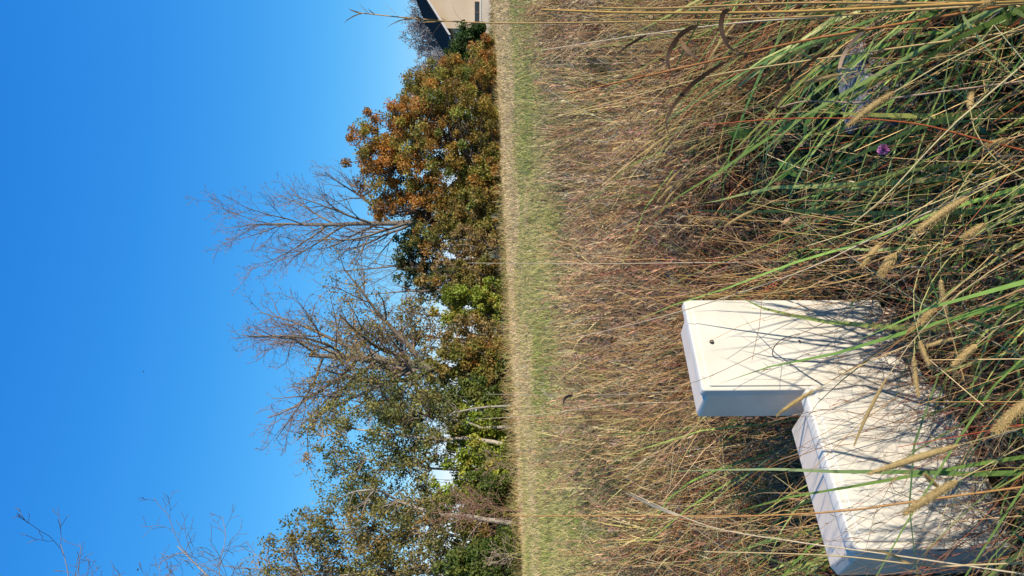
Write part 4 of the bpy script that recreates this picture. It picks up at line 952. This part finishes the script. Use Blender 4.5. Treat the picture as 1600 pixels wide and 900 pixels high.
stalk(17, [(1600, 235), (1420, 192), (1240, 185), (1100, 196)], 1.2, 0.0018, (0.40, 0.10, 0.035), 'bright red stem crossing the foreground near the purple clover', group='red stems')
stalk(18, [(1520, 620), (1420, 660), (1300, 640), (1200, 660)], 1.5, 0.0013, (0.30, 0.19, 0.10), 'thin brown stem before the low cabinet\'s upper corner', [], 14)

# ------------------------------------------------------------------ broad-leaved weeds in the hollow
def broad_weed(k, loc, nleaf, size, label):
    rng = np.random.RandomState(1700 + k); root = empty('broadleaf_weed', (loc[0], loc[1], 0), label, 'weed', 'broad-leaved weeds in the hollow')
    mb = MB(); S = bez(np.array((0, 0, -0.02)), np.array((0.02, 0, 0.1)), np.array((0.03, -0.01, loc[2])), 6); tubes(mb, S[None], 0.003, (0.09, 0.13, 0.04), 5); mb.build('stem', M['grass'], root)
    for q in range(nleaf):
        a = np.array([q * 2.4 + rng.uniform(-0.4, 0.4)]); b = S[1 + q % 5]
        P = curves(b[None], np.array([size * rng.uniform(0.7, 1.2)]), a, np.array([rng.uniform(0.3, 0.8)]), np.array([rng.uniform(0.6, 1.4)]), 8)
        mb = MB(); ribbons(mb, P, np.array([size * rng.uniform(0.38, 0.55)]), a, pick(rng, [(0.09, 0.19, 0.03, 3), (0.06, 0.14, 0.025, 2), (0.14, 0.25, 0.05, 2)], 1)); mb.build('leaf', M['grass'], root)
for k, (x, y, z, n, sz, lb) in enumerate(((0.66, 2.75, 0.30, 9, 0.13, 'broad-leaved green weed at the near rim of the dark hollow'), (0.86, 3.05, 0.26, 8, 0.15, 'broad-leaved green weed right behind the grey cover box'),
                                          (0.48, 3.15, 0.24, 9, 0.12, 'broad-leaved green weed on the cabinet side of the hollow'), (0.72, 3.55, 0.34, 9, 0.14, 'broad-leaved green weed at the far rim of the dark hollow'))):
    broad_weed(k, (x, y, z), n, sz, lb)

# ------------------------------------------------------------------ clover, bird
def clover():
    rng = np.random.RandomState(55); C = pt(1381, 234, 1.45); O = np.array((C[0] + 0.05, C[1] + 0.03, 0))
    root = empty('clover', O, 'single purple-pink clover blossom among the red and green stems', 'flower')
    S = bez(np.array((0, 0, -0.02)), np.array((0.02, 0, C[2] * 0.6)), C - O, 10)
    mb = MB(); tubes(mb, S[None], 0.0011, (0.10, 0.14, 0.04), 5); mb.build('stem', M['grass'], root)
    n = 130; d = norm(rng.randn(n, 3) + np.array((0, 0, 0.5))); c = C - O
    p0 = c + d * 0.002; p2 = c + d * rng.uniform(0.008, 0.013, (n, 1)); s = norm(np.cross(d, rng.randn(n, 3))) * 0.0016
    V = np.stack([p0 - s * .4, p0 + s * .4, p2 + s, p2 - s], 1)
    mb = MB(); mb.add(V, [(np.arange(n) * 4)[:, None] + np.array([[0, 1, 2, 3]])], np.repeat(pick(rng, [(0.52, 0.17, 0.38, 2), (0.65, 0.30, 0.52, 1)], n), 4, axis=0)); mb.build('flower_head', M['fluff'], root)
    for a in (0.3, 2.4, 4.4):
        P = curves((S[6])[None], np.array([0.028]), np.array([a]), np.array([0.7]), np.array([0.7]), 5)
        mb = MB(); ribbons(mb, P, np.array([0.014]), np.array([a]), np.array([(0.06, 0.12, 0.03)])); mb.build('leaf', M['grass'], root)
clover()

def bird():
    C = pt(224.5, 580.5, 62.0)
    mb = MB()
    # body and spread wings as one surface
    V = [(-0.16, 0, 0), (0.17, 0, 0.01), (0, 0.035, 0.02), (0, -0.035, 0.02), (0, 0, 0.045), (0, 0, -0.035), (-0.24, 0.04, 0), (-0.24, -0.04, 0),
         (0.06, 0.02, 0.02), (-0.06, 0.02, 0.02), (0.02, 0.16, 0.09), (-0.07, 0.17, 0.085), (-0.06, 0.29, 0.05), (0.06, -0.02, 0.02), (-0.06, -0.02, 0.02), (0.02, -0.16, 0.09), (-0.07, -0.17, 0.085), (-0.06, -0.29, 0.05)]
    F = [(1, 2, 4), (1, 4, 3), (1, 5, 2), (1, 3, 5), (0, 4, 2), (0, 3, 4), (0, 2, 5), (0, 5, 3), (0, 6, 7), (8, 10, 11), (8, 11, 9), (10, 12, 11), (13, 16, 15), (13, 14, 16), (15, 16, 17)]
    mb.add(V, np.array(F), (0.02, 0.02, 0.02))
    o = mb.build('bird', M['bird'], origin=None); o.location = [float(c) for c in C]; o.rotation_euler = (0.2, -0.3, 0.4); o.scale = (0.55,) * 3
    tag(o, 'tiny dark bird high in the clear blue sky', 'bird')
bird()
